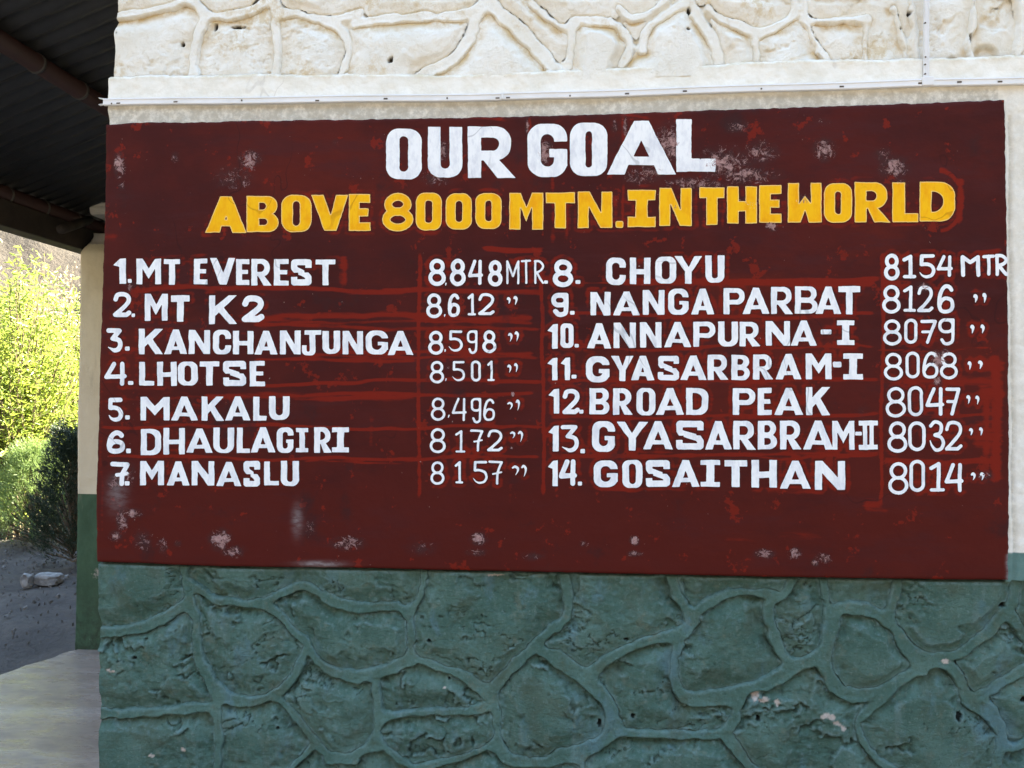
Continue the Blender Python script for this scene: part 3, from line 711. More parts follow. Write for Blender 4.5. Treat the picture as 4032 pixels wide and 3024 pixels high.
# ------------------------------------------------------------------ cable trunking
tr = thing('cable_trunking', 'white plastic cable trunking fixed along the plaster band above the sign with one upright run', 'cable trunking')
def trunk_run(pts, w, name='trunking_length', open_end=False):
    a, c = [np.array(on_y(float(x), float(y), Y_BAND-.004)) for x, y in pts]
    a[1] = c[1] = Y_BAND-.003; u = (c-a)/np.linalg.norm(c-a); v = np.cross([0, -1., 0], u); dep = np.array([0, -.012, 0])
    m = MB(); V = []
    prof = [(-w/2, 0), (-w/2, .95), (-w/2+.0025, 1), (-w*.30, 1), (-w*.27, .86), (w*.27, .86), (w*.30, 1), (w/2-.0025, 1), (w/2, .95), (w/2, 0)]
    L = np.linalg.norm(c-a); ns = max(2, int(L/.12))
    for k in range(ns+1):
        t_ = k/ns; wob = .0012*math.sin(t_*L*9+a[0])
        fl = 0
        for (s_, d_) in prof: V.append(a+u*L*t_+v*(s_+wob)+dep*d_*1.0)
    npf = len(prof); F = [(k*npf+i, k*npf+i+1, (k+1)*npf+i+1, (k+1)*npf+i) for k in range(ns) for i in range(npf-1)]
    F.append(tuple(range(npf))[::-1]); F.append(tuple(ns*npf+i for i in range(npf)))
    m.add(V, F); return m.build(name, M_TRUNK, tr)
TW = .022
trunk_run([(412, 405), (1977, 384)], TW); trunk_run([(1980, 384), (3625, 330)], TW); trunk_run([(3665, 329), (4500, 308)], TW)
trunk_run([(3645, -60), (3645, 312)], .0145)
tj = on_y(3645., 329., Y_BAND); m = MB(); m.box((tj[0]-.018, Y_BAND-.0185, tj[2]-.0125), (tj[0]+.018, Y_BAND-.001, tj[2]+.0155)); m.build('trunking_tee', M_TRUNK, tr, bevel=.002)
tj = on_y(1978.5, 384., Y_BAND); m = MB(); m.box((tj[0]-.004, Y_BAND-.0165, tj[2]-.0105), (tj[0]+.004, Y_BAND-.001, tj[2]+.0105)); m.build('trunking_joint', M_TRUNK, tr, bevel=.001)
# splayed lips of the open left end
for s_ in (-1, 1):
    e = on_y(412., 405., Y_BAND); m = MB()
    m.add([(e[0]+.012, Y_BAND-.014, e[2]+s_*.009), (e[0]-.012, Y_BAND-.016, e[2]+s_*.0125), (e[0]-.012, Y_BAND-.004, e[2]+s_*.0125), (e[0]+.012, Y_BAND-.004, e[2]+s_*.009),
           (e[0]+.012, Y_BAND-.014, e[2]+s_*.0070), (e[0]-.012, Y_BAND-.016, e[2]+s_*.0108), (e[0]-.012, Y_BAND-.004, e[2]+s_*.0108), (e[0]+.012, Y_BAND-.004, e[2]+s_*.0070)],
          [(0, 1, 2, 3), (7, 6, 5, 4), (0, 4, 5, 1), (1, 5, 6, 2), (2, 6, 7, 3), (3, 7, 4, 0)]); m.build('lip', M_TRUNK, tr)
scr = [(380+x/2.1686, y/2.1686) for x, y in ((130, 885), (187, 882), (675, 870), (1240, 857), (1885, 860))]+[(1400+x/2.212, y/2.212) for x, y in ((262, 860), (798, 855), (1237, 855), (1328, 852), (1868, 835))]
scr += [(2300+x/2.4578, y/2.4578) for x, y in ((415, 907), (975, 882), (1715, 860))]+[(3132+x/2.4578, y/2.4578) for x, y in ((448, 838), (1210, 805), (1298, 805), (1587, 793), (1980, 790), (1255, 223), (1258, 553), (1255, 625), (1255, 716))]
for i, (x, y) in enumerate(scr):
    p = on_y(x, y, Y_BAND-.014); m = MB(); yy = Y_BAND-.0137
    if i % 3 == 0 or i > 17: m.tube([(p[0], yy+.003, p[2]), (p[0], yy-.0018, p[2])], .0028, 10)
    else: m.box((p[0]-.0065, yy-.0018, p[2]-.0022), (p[0]+.0065, yy+.003, p[2]+.0022))
    m.build('screw', M_SCREW, tr)

# ------------------------------------------------------------------ glyphs (signed distances in photo pixels, y up)
def s_box(x, y, x0, y0, x1, y1):
    return np.maximum(np.maximum(x0-x, x-x1), np.maximum(y0-y, y-y1))
def s_rr(x, y, x0, y0, x1, y1, r):
    r = min(r, (x1-x0)/2-.01, (y1-y0)/2-.01); cx, cy = (x0+x1)/2, (y0+y1)/2
    qx = abs(x-cx)-(x1-x0)/2+r; qy = abs(y-cy)-(y1-y0)/2+r
    return np.hypot(np.maximum(qx, 0), np.maximum(qy, 0))+np.minimum(np.maximum(qx, qy), 0)-r
def s_rrR(x, y, x0, y0, x1, y1, r):
    return np.maximum(s_rr(x, y, x0-3*r-20, y0, x1, y1, r), x0-x)
def s_poly(x, y, pts):
    d = np.full(x.shape, 1e9); s = np.zeros(x.shape, bool); n = len(pts)
    for i in range(n):
        ax, ay = pts[i]; bx, by = pts[(i+1) % n]; ex, ey = bx-ax, by-ay
        t = np.clip(((x-ax)*ex+(y-ay)*ey)/(ex*ex+ey*ey+1e-9), 0, 1); d = np.minimum(d, np.hypot(x-ax-t*ex, y-ay-t*ey))
        c = (ay > y) != (by > y); s ^= c & (x < ex*(y-ay)/(ey if ey else 1e-9)+ax)
    return np.where(s, -d, d)
def s_line(x, y, pts, hw, curve=True, butt=False):
    p = catmull(pts, 5) if curve and len(pts) > 2 else np.array(pts, float); n = len(p); d = np.full(x.shape, 1e9)
    w = np.array(hw) if hasattr(hw, '__len__') else None
    if w is not None: w = np.interp(np.linspace(0, 1, n), np.linspace(0, 1, len(w)), w)
    for i in range(n-1):
        a, b_ = p[i], p[i+1]; e = b_-a; t = np.clip(((x-a[0])*e[0]+(y-a[1])*e[1])/(e@e+1e-9), 0, 1)
        h_ = hw if w is None else w[i]+(w[i+1]-w[i])*t
        d = np.minimum(d, np.hypot(x-a[0]-t*e[0], y-a[1]-t*e[1])-h_)
    return d
def A_(x, y, w, h, lw, tw, c0, cb):
    o = s_poly(x, y, [(0, 0), ((w-tw)/2, h), ((w+tw)/2, h), (w, 0)]); k = (w-tw)/2/h
    ap = min(((w/2)-lw)/k, h*.78)
    notch = s_poly(x, y, [(lw, -5), (w-lw, -5), (w-lw-k*c0, c0), (lw+k*c0, c0)])
    cnt = s_poly(x, y, [(lw+k*(c0+cb)+1, c0+cb), (w-lw-k*(c0+cb)-1, c0+cb), (w/2, ap)])
    return np.maximum(np.maximum(o, -notch), -cnt)
def heavy(ch, x, y, w, h, s, b):
    mn, mx = np.minimum, np.maximum; B = lambda *a: s_box(x, y, *a); RR = lambda *a: s_rr(x, y, *a); RQ = lambda *a: s_rrR(x, y, *a); PO = lambda p: s_poly(x, y, p)
    if ch in 'O0': return mx(RR(0, 0, w, h, .36*w), -RR(s, b, w-s, h-b, (w-2*s)/2))
    if ch == 'U': return mx(mn(RR(0, 0, w, h, .38*w), B(0, h*.4, w, h)), -RR(s, b, w-s, 2*h, (w-2*s)/2))
    if ch == 'D': return mx(mn(RQ(0, 0, w, h, .42*w), B(0, 0, s, h)), -RQ(s, b, w-s, h-b, .28*w))
    if ch == 'P': return mn(B(0, 0, s, h), mx(RQ(0, h*.36, w, h, .3*h), -RQ(s, h*.36+b, w-s*.9, h-b, .18*h)))
    if ch == 'R':
        r = mn(B(0, 0, s, h), mx(RQ(0, h*.34, w*.90, h, .3*h), -RQ(s, h*.34+b*.9, w*.9-s*.9, h-b, .16*h)))
        return mn(r, PO([(s*.9, h*.46), (w*.55, h*.46), (w, 0), (w-s*1.35, 0), (s*.95, h*.40)]))
    if ch == 'B':
        u_ = mx(RQ(0, h*.46, w*.96, h, .26*h), -RQ(s, h*.46+b*.75, w*.96-s*.9, h-b*.85, .14*h))
        l_ = mx(RQ(0, 0, w, h*.54, .27*h), -RQ(s, b*.85, w-s*.9, h*.54-b*.75, .14*h)); return mn(mn(u_, l_), B(0, 0, s, h))
    if ch == 'E': return mn(mn(B(0, 0, s, h), B(0, h-b, w*.99, h)), mn(B(0, 0, w, b), B(0, h*.5-b*.42, w*.9, h*.5+b*.48)))
    if ch == 'L': return mn(B(0, 0, s, h), B(0, 0, w, b))
    if ch == 'T': return mn(B(0, h-b, w, h), B((w-s)/2, 0, (w+s)/2, h))
    if ch == 'H': return mn(mn(B(0, 0, s, h), B(w-s, 0, w, h)), B(0, h*.47-b/2, w, h*.47+b/2))
    if ch == 'I': return mn(mn(B(0, h-b, w, h), B(0, 0, w, b)), B((w-s)/2, 0, (w+s)/2, h))
    if ch == '#': return mn(mn(B(0, h-b*.9, w, h), B(0, 0, w, b*.9)), mn(B(w*.22, 0, w*.46, h), B(w*.56, 0, w*.80, h)))
    if ch == 'A': return A_(x, y, w, h, s*1.12, s*.95, h*.17, b*.85)
    if ch == 'V': return PO([(0, h), (s*1.12, h), (w/2+s*.08, h*.46), (w-s*1.12, h), (w, h), (w/2+s*.62, 0), (w/2-s*.52, 0)])
    if ch == 'M': return PO([(0, 0), (0, h), (s*1.0, h), (w/2, h*.62), (w-s*1.0, h), (w, h), (w, 0), (w-s, 0), (w-s, h*.58), (w/2, h*.20), (s, h*.58), (s, 0)])
    if ch == 'W': return PO([(0, h), (0, 0), (s*1.15, 0), (w/2, h*.30), (w-s*1.15, 0), (w, 0), (w, h), (w-s, h), (w-s, h*.50), (w/2, h*.68), (s, h*.50), (s, h)])
    if ch == 'N': return PO([(0, 0), (0, h), (s*1.08, h), (w-s, h*.44), (w-s, h), (w, h), (w, 0), (w-s*1.08, 0), (s, h*.56), (s, 0)])
    if ch == 'Y': return PO([(0, h), (s*1.25, h), (w/2, h*.62), (w-s*1.25, h), (w, h), (w/2+s*.52, h*.44), (w/2+s*.5, 0), (w/2-s*.5, 0), (w/2-s*.52, h*.44)])
    if ch == 'K': return mn(B(0, 0, s, h), mn(PO([(s*.9, h*.62), (w-s*1.35, h), (w, h), (s*.9, h*.26)]), PO([(s*1.25, h*.48), (s*2.0, h*.66), (w, 0), (w-s*1.3, 0)])))
    if ch in 'CG':
        r = mx(RR(0, 0, w, h, .38*w), -RR(s, b, w-s, h-b, (w-2*s)/2))
        if ch == 'C': return mx(r, -B(w*.5, h*.38, w+9, h*.62))
        r = mx(mn(r, B(w*.55, b*.3, w-1, h*.4)) if False else r, -B(w*.5, h*.53, w+9, h*.66))
        return mn(r, mn(B(w*.54, h*.53-b*.78, w, h*.53), B(w-s, h*.2, w, h*.53)))
    if ch == 'S':
        m = b*.5; q = s_line(x, y, [(w-m, h*.66), (w-m, h-m), (m*1.1, h-m), (m, h*.86), (m, h*.66), (m*1.5, h*.58), (w-m*1.6, h*.40), (w-m, h*.30), (w-m, m*1.2), (w-m*1.3, m), (m, m), (m, h*.33)], m, False)
        return mx(q, -mn(B(w-2*m-2, h*.50, w+9, h*.655) if h > 9 else 0, B(-9, h*.345, 2*m+2, h*.48)))
    if ch == 'J': return mn(B(w*.12, h-b, w, h), mx(mn(RR(0, 0, w*.70, h, .25*w), B(w*.70-s, h*.3, w*.70, h)), -mn(RR(s*.75, b*.8, w*.70-s, 2*h, s*.3), B(-9, h*.40, w*.70-s, 2*h))))
    if ch in '.-': return RR(0, 0, w, h, min(w, h)*.25)
    if ch == '1': return PO([(w-s*1.0, 0), (w-s*1.0, h*.66), (w*.12, h*.72), (0, h*.66), (w*.58, h*.98), (w, h), (w, 0)])
    return stroke(ch, x, y, w, h, s/2)
def stroke(ch, x, y, w, h, m):
    W_, H_ = w-2*m, h-2*m; T = lambda p: [(m+a*W_, m+c*H_) for a, c in p]
    Ln = lambda p, c=True, mm=m: s_line(x, y, T(p), mm, c); mn, mx = np.minimum, np.maximum
    el = lambda cx, cy, rx, ry, c=1: T([(cx+rx*math.cos(t), cy+ry*math.sin(t)) for t in np.linspace(0, 2*math.pi, 21)])
    if ch == '8':
        return mn(s_line(x, y, el(.5, .755, .42, .245), m, False), s_line(x, y, el(.5, .262, .5, .262), m, False))
    if ch == '0': return abs(s_rr(x, y, m, m, w-m, h-m, .5*W_))-m
    if ch == '6': return Ln([(.92, .86), (.78, .97), (.52, 1), (.25, .88), (.06, .6), (0, .3), (.12, .06), (.45, 0), (.85, .06), (1, .26), (.88, .46), (.5, .53), (.2, .44), (.05, .28)])
    if ch == '9': return mn(abs(s_rr(x, y, m, m+H_*.5, w-m, h-m, .42*W_))-m, mn(Ln([(1, 1), (1, .9), (.98, .18), (.75, .01), (.40, 0), (.16, .16)]), Ln([(.6, 1), (1, 1)], False)))
    if ch == '2': return mn(Ln([(.04, .74), (.18, .95), (.5, 1), (.84, .93), (.97, .74), (.84, .52), (.4, .22), (.02, 0)]), Ln([(.02, 0), (.8, 0), (1, .10)], False))
    if ch == '3': return Ln([(.05, .86), (.35, 1), (.75, .95), (.86, .78), (.72, .60), (.36, .53), (.8, .45), (1, .25), (.82, .04), (.45, 0), (.15, .15), (0, .33)], True, [m*1]*6+[m, m, m, m, m*.7, m*.35])
    if ch == 'z': return mn(Ln([(0, 1), (.92, 1), (.36, .60)], False), Ln([(.36, .60), (.85, .52), (1, .28), (.82, .06), (.5, 0), (.2, .08), (-.05, .16)], True, [m, m, m, m, m*.9, m*.5, m*.2]))
    if ch == '4': return mn(Ln([(.42, 1), (0, .34), (.97, .37)], False), Ln([(.86, 1), (.84, 0)], False))
    if ch == '5': return mn(Ln([(.96, 1), (.14, 1), (.12, .60)], False), Ln([(.12, .60), (.5, .61), (.85, .52), (1, .29), (.85, .07), (.5, 0), (.2, .07), (0, .22)], True, [m, m, m, m, m, m*.9, m*.6, m*.3]))
    if ch == '7': return mn(Ln([(0, 1), (1, .97), (.66, .5), (.62, .0)], False), Ln([(.28, .44), (.98, .52)], False, m*.8))
    if ch == 'F': return mn(Ln([(0, 1), (1, 1), (.42, 0)], False), Ln([(.06, .5), (.7, .5)], False, m*.9))
    if ch == '1': return mn(Ln([(.02, .84), (.62, 1), (.60, 0)], False), Ln([(.05, 0), (.98, .0)], False, m*.9))
    if ch == 'i': return Ln([(0, .76), (.6, 1), (.62, .0)], False)
    if ch == 'M': return Ln([(.02, 0), (.0, 1), (.5, .32), (1, 1), (.98, 0)], False)
    if ch == 'm': return Ln([(.02, 0), (.0, 1), (.48, .70), (.96, 1), (.98, 0)], False)
    if ch == 'T': return mn(Ln([(0, .97), (1, 1)], False), Ln([(.52, 1), (.52, 0)], False))
    if ch == 'R': return mn(mn(Ln([(.06, 1), (.08, 0)], False), Ln([(.0, 1), (.6, .98), (.98, .78), (.75, .58), (.25, .48)])), Ln([(.25, .48), (.65, .2), (1, .0)]))
    if ch == ',': return Ln([(.8, 1), (.2, 0)], False, [m, m*.5])
    if ch == "'": return Ln([(.05, .86), (.42, 1), (.85, .80), (.80, .42), (.42, 0)], True, [m*.7, m*1.05, m*1.05, m*.6, m*.12])
    return s_box(x, y, 0, 0, w, h)

Y_SIGN = 0.0
sign = thing('wall_sign', 'large maroon painted cement sign board with white and yellow hand lettering listing mountain heights', 'sign')
halo_src = []
def wear_at(px, py):
    v = np.zeros(px.shape)
    for (x, y, rx, ry, a) in WEAR:
        v = np.maximum(v, a*np.exp(-((px-x)/rx/(1.25 if y < 2000 else 1.05))**2-((py-y)/ry/(1.25 if y < 2000 else 1.05))**2))
    return v
WEAR = [(470, 650, 22, 50, .62), (480, 730, 16, 18, .5), (985, 628, 42, 36, .60), (920, 700, 90, 60, .40), (1720, 700, 70, 36, .46), (1745, 595, 24, 40, .55), (2145, 595, 34, 52, .58), (2636, 560, 62, 75, .56), (2560, 680, 70, 36, .52), (2850, 640, 120, 60, .55),
        (2950, 690, 130, 40, .52), (2750, 720, 150, 26, .5), (3000, 600, 70, 50, .48), (3245, 590, 44, 44, .60), (3240, 480, 40, 20, .35), (3520, 660, 60, 45, .56), (3480, 610, 40, 30, .48), (3550, 720, 30, 18, .5), (2905, 500, 50, 30, .45), (2520, 690, 90, 40, .42),
        (866, 2125, 50, 48, .64), (920, 2170, 60, 30, .52), (1370, 2140, 80, 34, .54), (1885, 2122, 38, 28, .68), (1880, 2175, 60, 20, .45), (2498, 2130, 22, 22, .66), (2500, 2180, 40, 16, .5), (3010, 2180, 50, 26, .55), (3130, 2180, 36, 30, .52), (3240, 2200, 40, 26, .54), (3210, 2215, 20, 20, .55),
        (480, 2050, 26, 60, .58), (455, 2110, 30, 26, .58), (520, 2020, 50, 24, .55), (460, 1900, 40, 40, .5), (500, 1870, 40, 60, .46), (560, 2130, 50, 60, .42), (510, 1130, 10, 22, .66), (512, 1120, 30, 20, .4), (690, 620, 20, 24, .42), (1220, 2080, 40, 40, .38), (2100, 2190, 60, 24, .44), (1660, 2160, 80, 40, .38),
        (3695, 1420, 40, 36, .72), (3690, 1500, 22, 20, .6), (3725, 1385, 18, 16, .62), (3635, 1130, 30, 20, .56), (3880, 1875, 34, 24, .52), (3040, 890, 24, 22, .60), (2660, 820, 14, 20, .62), (2420, 500, 12, 30, .5), (2076, 490, 10, 40, .58), (2460, 495, 10, 50, .55), (3400, 1620, 40, 30, .3), (2960, 800, 60, 30, .5), (3160, 790, 60, 30, .45),
        (2020, 1552, 7, 10, .8), (1762, 1448, 7, 7, .8), (2013, 1765, 6, 6, .8), (2300, 2140, 30, 20, .38), (640, 2150, 30, 40, .45), (700, 2140, 20, 20, .4), (1320, 560, 20, 20, .3)]
def glyph_mesh(items, name, mat, kind='heavy', wob=1.1, lift=.0012, label=None):
    """items: (char, x0, x1, y0, y1, stem, bar, font) in photo pixels"""
    root = bpy.data.objects.new(name, None); root.empty_display_size = .05; root['label'] = label; link(root, sign)
    for (ch, x0, x1, y0, y1, s, b_, font) in items:
        V = []; F = []; E_ = []; sh = .9 if ch not in ".,'-" else 0
        w, h = x1-x0, y1-y0; st = 2.4 if w*h < 30000 else 3.0
        gx = np.arange(-4, w+4+st, st); gy = np.arange(-4, h+4+st, st); X, Y = np.meshgrid(gx, gy)
        ax, ay = X+x0, y1-Y
        wx = (fbm(ax/34, ay/34, 3, 5)-.5)*wob*3.2; wy = (fbm(ax/34+50, ay/34, 3, 6)-.5)*wob*3.2
        wx = wx+(fbm(ax/9, ay/9, 2, 15)-.5)*wob*.7
        d = (heavy if font == 'h' else stroke)(ch, X+wx, Y+wy, w, h, s, b_) if font == 'h' else stroke(ch, X+wx, Y+wy, w, h, s/2)
        halo_src.append((x0, x1, y0, y1, X+x0, y1-Y, d))
        q = wear_at(ax, ay); chip = fbm(ax/7, ay/7, 4, 77)
        d = np.maximum(d+sh, ((chip*.9+q)-1.13)*60)
        ins = d < 0; H, Wd = d.shape
        fx, fy = ax, ay
        full = ins[:-1, :-1] & ins[1:, :-1] & ins[:-1, 1:] & ins[1:, 1:]
        anyi = ins[:-1, :-1] | ins[1:, :-1] | ins[:-1, 1:] | ins[1:, 1:]
        base = len(V); idx = {}
        def vid(p, e):
            k = (round(p[0], 3), round(p[1], 3))
            if k not in idx: idx[k] = len(V); V.append(p); E_.append(e)
            return idx[k]
        for j, i in zip(*np.nonzero(anyi)):
            cs = [(j, i), (j, i+1), (j+1, i+1), (j+1, i)]
            if full[j, i]: F.append(tuple(vid((fx[c], fy[c]), d[c]) for c in cs)); continue
            pl = []
            for k in range(4):
                a, c = cs[k], cs[(k+1) % 4]; da, dc = d[a], d[c]
                if da < 0: pl.append(vid((fx[a], fy[a]), da))
                if (da < 0) != (dc < 0):
                    t = da/(da-dc); pl.append(vid((fx[a]+(fx[c]-fx[a])*t, fy[a]+(fy[c]-fy[a])*t), 0.))
            pl = list(dict.fromkeys(pl))
            if len(pl) >= 3: F.append(tuple(pl))
        A = np.array(V); q = on_y(A[:, 0], A[:, 1], Y_SIGN-lift-.00007*(len(root.children) % 2)); E = np.clip(1+np.array(E_)/7., 0, 1)
        nm_ = {'.': 'dot', ',': 'comma', "'": 'ditto_mark', '-': 'dash'}.get(ch, 'digit' if (ch.isdigit() or ch in 'zFi' or (ch == 'O' and name == 'row_number')) else 'letter')
        mesh_np(nm_, q, F, mat, root, {'wear': wear_at(A[:, 0], A[:, 1]), 'edge': E})

def line(crop, txt, ylim=None, s=.30, b_=.26, font='h', dil=0):
    """crop=(ox,oy,scale); txt: list (char,x0,x1,y0,y1[,stem,bar])"""
    ox, oy, sc = crop; out = []
    for t in txt:
        ch, x0, x1, y0, y1 = t[:5]
        w = (x1-x0)/sc; h = (y1-y0)/sc
        st = t[5]/sc if len(t) > 5 else s; bb = t[6]/sc if len(t) > 6 else b_
        out.append((ch, ox+x0/sc-dil, ox+x1/sc+dil, oy+y0/sc-dil, oy+y1/sc+dil, st, bb, t[7] if len(t) > 7 else font))
    return out
L1 = (1480, 450, 3.16); L2 = (2060, 430, 2.765)
it = line(L1, [('O', 125, 572, 175, 810, 172, 100), ('U', 643, 1078, 155, 790, 165, 118), ('R', 1140, 1745, 150, 795, 172, 140)])
it += line(L2, [('G', 45, 483, 155, 740, 150, 120), ('O', 508, 918, 142, 730, 172, 98), ('A', 905, 1668, 125, 712, 172, 118), ('L', 1665, 2095, 108, 683, 170, 148)])
glyph_mesh(it, 'heading_lettering', M_LW, wob=1.4, label='white heading OUR GOAL')
L3 = (780, 720, 2.765); L4 = (1480, 700, 2.765); L5 = (2180, 700, 2.765); L6 = (2900, 690, 2.4578)
it = line(L3, [('A', 75, 532, 145, 545, 142, 92), ('B', 525, 880, 140, 537, 142, 92), ('O', 905, 1238, 128, 537, 132, 75), ('V', 1230, 1637, 128, 522, 122, 100), ('E', 1637, 1882, 120, 527, 125, 100)])
it += line(L4, [('8', 68, 410, 162, 588, 92, 80, 's'), ('O', 430, 722, 160, 575, 112, 88), ('O', 758, 1048, 168, 565, 112, 88), ('O', 1082, 1370, 163, 560, 112, 88), ('M', 1450, 1825, 160, 567, 128, 90), ('T', 1845, 2170, 157, 553, 128, 122)])
it += line(L5, [('N', 260, 642, 148, 550, 125, 90), ('.', 675, 760, 470, 545), ('I', 803, 1113, 130, 540, 138, 118), ('N', 1148, 1505, 105, 528, 125, 90), ('T', 1583, 1863, 102, 515, 128, 122), ('H', 1885, 2217, 92, 500, 132, 118)])
it += line(L6, [('E', 218, 440, 92, 462, 115, 92), ('W', 495, 827, 73, 460, 112, 90), ('O', 845, 1120, 75, 462, 112, 86), ('R', 1140, 1495, 65, 458, 120, 92), ('L', 1505, 1762, 68, 458, 130, 92), ('D', 1770, 2118, 60, 450, 120, 100)])
glyph_mesh(it, 'subheading_lettering', M_LY, wob=1.3, label='yellow line ABOVE 8000 MTN. IN THE WORLD')
N1 = (400, 980, 2.212); N2 = (390, 1260, 1.7015); N3 = (380, 1520, 2.212)
def nm(crop, txt, s, b_): return line(crop, [(t+(s, b_))[:7] if len(t) == 5 else t for t in txt])
rows = {
 1: nm(N1, [('M', 302, 520, 83, 310), ('T', 540, 687, 88, 315), ('E', 802, 925, 83, 310), ('V', 942, 1168, 78, 313), ('E', 1170, 1290, 88, 315), ('R', 1303, 1485, 85, 320), ('E', 1498, 1632, 87, 320), ('S', 1650, 1832, 87, 320, 56, 58), ('T', 1862, 2037, 92, 320)], 56, 46),
 2: nm(N1, [('M', 373, 578, 390, 628), ('T', 602, 768, 402, 635, 62, 60), ('K', 935, 1185, 402, 657, 56, 50), ('2', 1217, 1420, 402, 640, 56, 60, 's')], 54, 46),
 3: nm(N1, [('K', 322, 540, 695, 918), ('A', 543, 750, 702, 918), ('N', 757, 948, 705, 918), ('C', 968, 1130, 703, 920), ('H', 1143, 1325, 712, 918), ('A', 1328, 1537, 712, 922), ('N', 1550, 1737, 708, 920), ('J', 1745, 1915, 707, 928), ('U', 1922, 2080, 712, 915, 60, 40)], 56, 42)+nm(N2, [('N', 1630, 1770, 72, 232), ('G', 1785, 1937, 70, 232), ('A', 1930, 2108, 72, 235)], 42, 34),
 4: nm(N2, [('L', 268, 370, 280, 440), ('H', 388, 522, 278, 442), ('O', 525, 663, 277, 440, 48, 30), ('T', 672, 808, 275, 440, 46, 38), ('S', 830, 987, 273, 443, 42, 42), ('E', 1008, 1113, 273, 445, 46, 34)], 42, 33),
 5: nm(N3, [('M', 380, 638, 93, 302), ('A', 645, 888, 90, 302), ('K', 913, 1115, 88, 305), ('A', 1115, 1345, 88, 302), ('L', 1363, 1483, 90, 303, 58, 46), ('U', 1500, 1683, 87, 298, 62, 44)], 55, 42),
 6: nm(N3, [('D', 385, 565, 372, 603), ('H', 580, 772, 362, 598), ('A', 778, 1015, 370, 583), ('U', 1015, 1200, 360, 583, 60, 34), ('L', 1220, 1340, 362, 583), ('A', 1340, 1560, 355, 580), ('G', 1567, 1718, 358, 583), ('I', 1735, 1847, 363, 578, 52, 40), ('R', 1895, 2055, 355, 583), ('I', 2050, 2200, 358, 580, 64, 48)], 55, 42),
 7: nm(N3, [('M', 378, 588, 650, 866), ('A', 608, 815, 655, 868), ('N', 827, 1028, 652, 868), ('A', 1038, 1267, 658, 873), ('S', 1280, 1427, 650, 877, 52, 54), ('L', 1458, 1590, 655, 868), ('U', 1603, 1765, 650, 873, 60, 40)], 54, 42)}
P1 = (2140, 980, 1.7015); P2 = (2120, 1350, 1.6385); P3 = (2120, 1620, 1.6385)
rows.update({
 8: nm(P1, [('C', 418, 553, 58, 242, 44, 38), ('H', 577, 718, 57, 238), ('O', 748, 890, 50, 235, 46, 32), ('Y', 873, 1068, 47, 235, 46, 40), ('U', 1083, 1213, 42, 228, 46, 32)], 46, 38),
 9: nm(P1, [('N', 313, 450, 287, 447), ('A', 463, 648, 283, 447), ('N', 663, 812, 275, 443), ('G', 833, 973, 265, 443), ('A', 987, 1147, 265, 440), ('P', 1205, 1350, 260, 440), ('A', 1332, 1515, 258, 437), ('R', 1522, 1677, 253, 438), ('B', 1683, 1838, 250, 435), ('A', 1820, 1997, 250, 437), ('T', 1975, 2123, 248, 440, 46, 44)], 43, 34),
 10: nm(P1, [('A', 290, 457, 497, 668), ('N', 468, 620, 493, 665), ('N', 645, 792, 490, 663), ('A', 805, 992, 488, 660), ('P', 1002, 1152, 487, 658), ('U', 1168, 1305, 485, 655, 46, 32), ('R', 1313, 1457, 487, 655), ('N', 1488, 1653, 482, 650), ('A', 1652, 1835, 478, 650), ('-', 1857, 1930, 540, 573), ('I', 1965, 2085, 477, 645, 50, 36)], 43, 33),
 11: nm(P2, [('G', 305, 460, 85, 257, 46, 40), ('Y', 465, 618, 83, 247), ('A', 595, 752, 82, 243), ('S', 770, 908, 82, 243, 38, 38), ('A', 912, 1087, 80, 240), ('R', 1090, 1232, 75, 240), ('B', 1243, 1365, 77, 242), ('R', 1383, 1520, 73, 238), ('A', 1527, 1700, 70, 237), ('M', 1723, 1893, 67, 237), ('-', 1900, 1955, 120, 157), ('I', 1965, 2095, 67, 238, 52, 38)], 43, 33),
 12: nm(P2, [('B', 328, 460, 292, 463), ('R', 480, 613, 292, 465), ('O', 632, 755, 290, 468, 42, 26), ('A', 757, 943, 290, 465), ('D', 952, 1097, 290, 465), ('P', 1252, 1400, 292, 465), ('E', 1413, 1507, 290, 467, 44, 36), ('A', 1520, 1710, 288, 467), ('K', 1725, 1887, 285, 468)], 44, 34),
 13: nm(P2, [('G', 345, 495, 505, 705, 48, 40), ('Y', 500, 710, 508, 697, 48, 40), ('A', 673, 870, 503, 688), ('S', 888, 1067, 502, 690, 46, 44), ('A', 1072, 1250, 502, 690), ('R', 1255, 1408, 502, 690), ('B', 1415, 1540, 502, 688), ('R', 1557, 1703, 500, 690), ('A', 1705, 1905, 500, 690), ('M', 1895, 2040, 502, 690, 36, 30), ('-', 2042, 2087, 573, 598), ('#', 2065, 2190, 500, 690, 34, 38)], 45, 36),
 14: nm(P3, [('G', 355, 513, 315, 490, 48, 38), ('O', 540, 672, 312, 495, 46, 28), ('S', 692, 850, 313, 488, 42, 44), ('A', 858, 1043, 312, 488), ('I', 1045, 1173, 313, 487, 54, 34), ('T', 1198, 1348, 313, 490, 54, 44), ('H', 1372, 1540, 312, 493, 52, 44), ('A', 1555, 1760, 317, 500), ('N', 1783, 1980, 318, 507, 48, 38)], 46, 36)})
NAMES = {1: 'MT EVEREST', 2: 'MT K2', 3: 'KANCHANJUNGA', 4: 'LHOTSE', 5: 'MAKALU', 6: 'DHAULAGIRI', 7: 'MANASLU', 8: 'CHOYU', 9: 'NANGA PARBAT', 10: 'ANNAPURNA-I', 11: 'GYASARBRAM-I', 12: 'BROAD PEAK', 13: 'GYASARBRAM-II', 14: 'GOSAITHAN'}
for k, it in rows.items(): glyph_mesh(it, 'name_lettering', M_LW, label='white name '+NAMES[k])
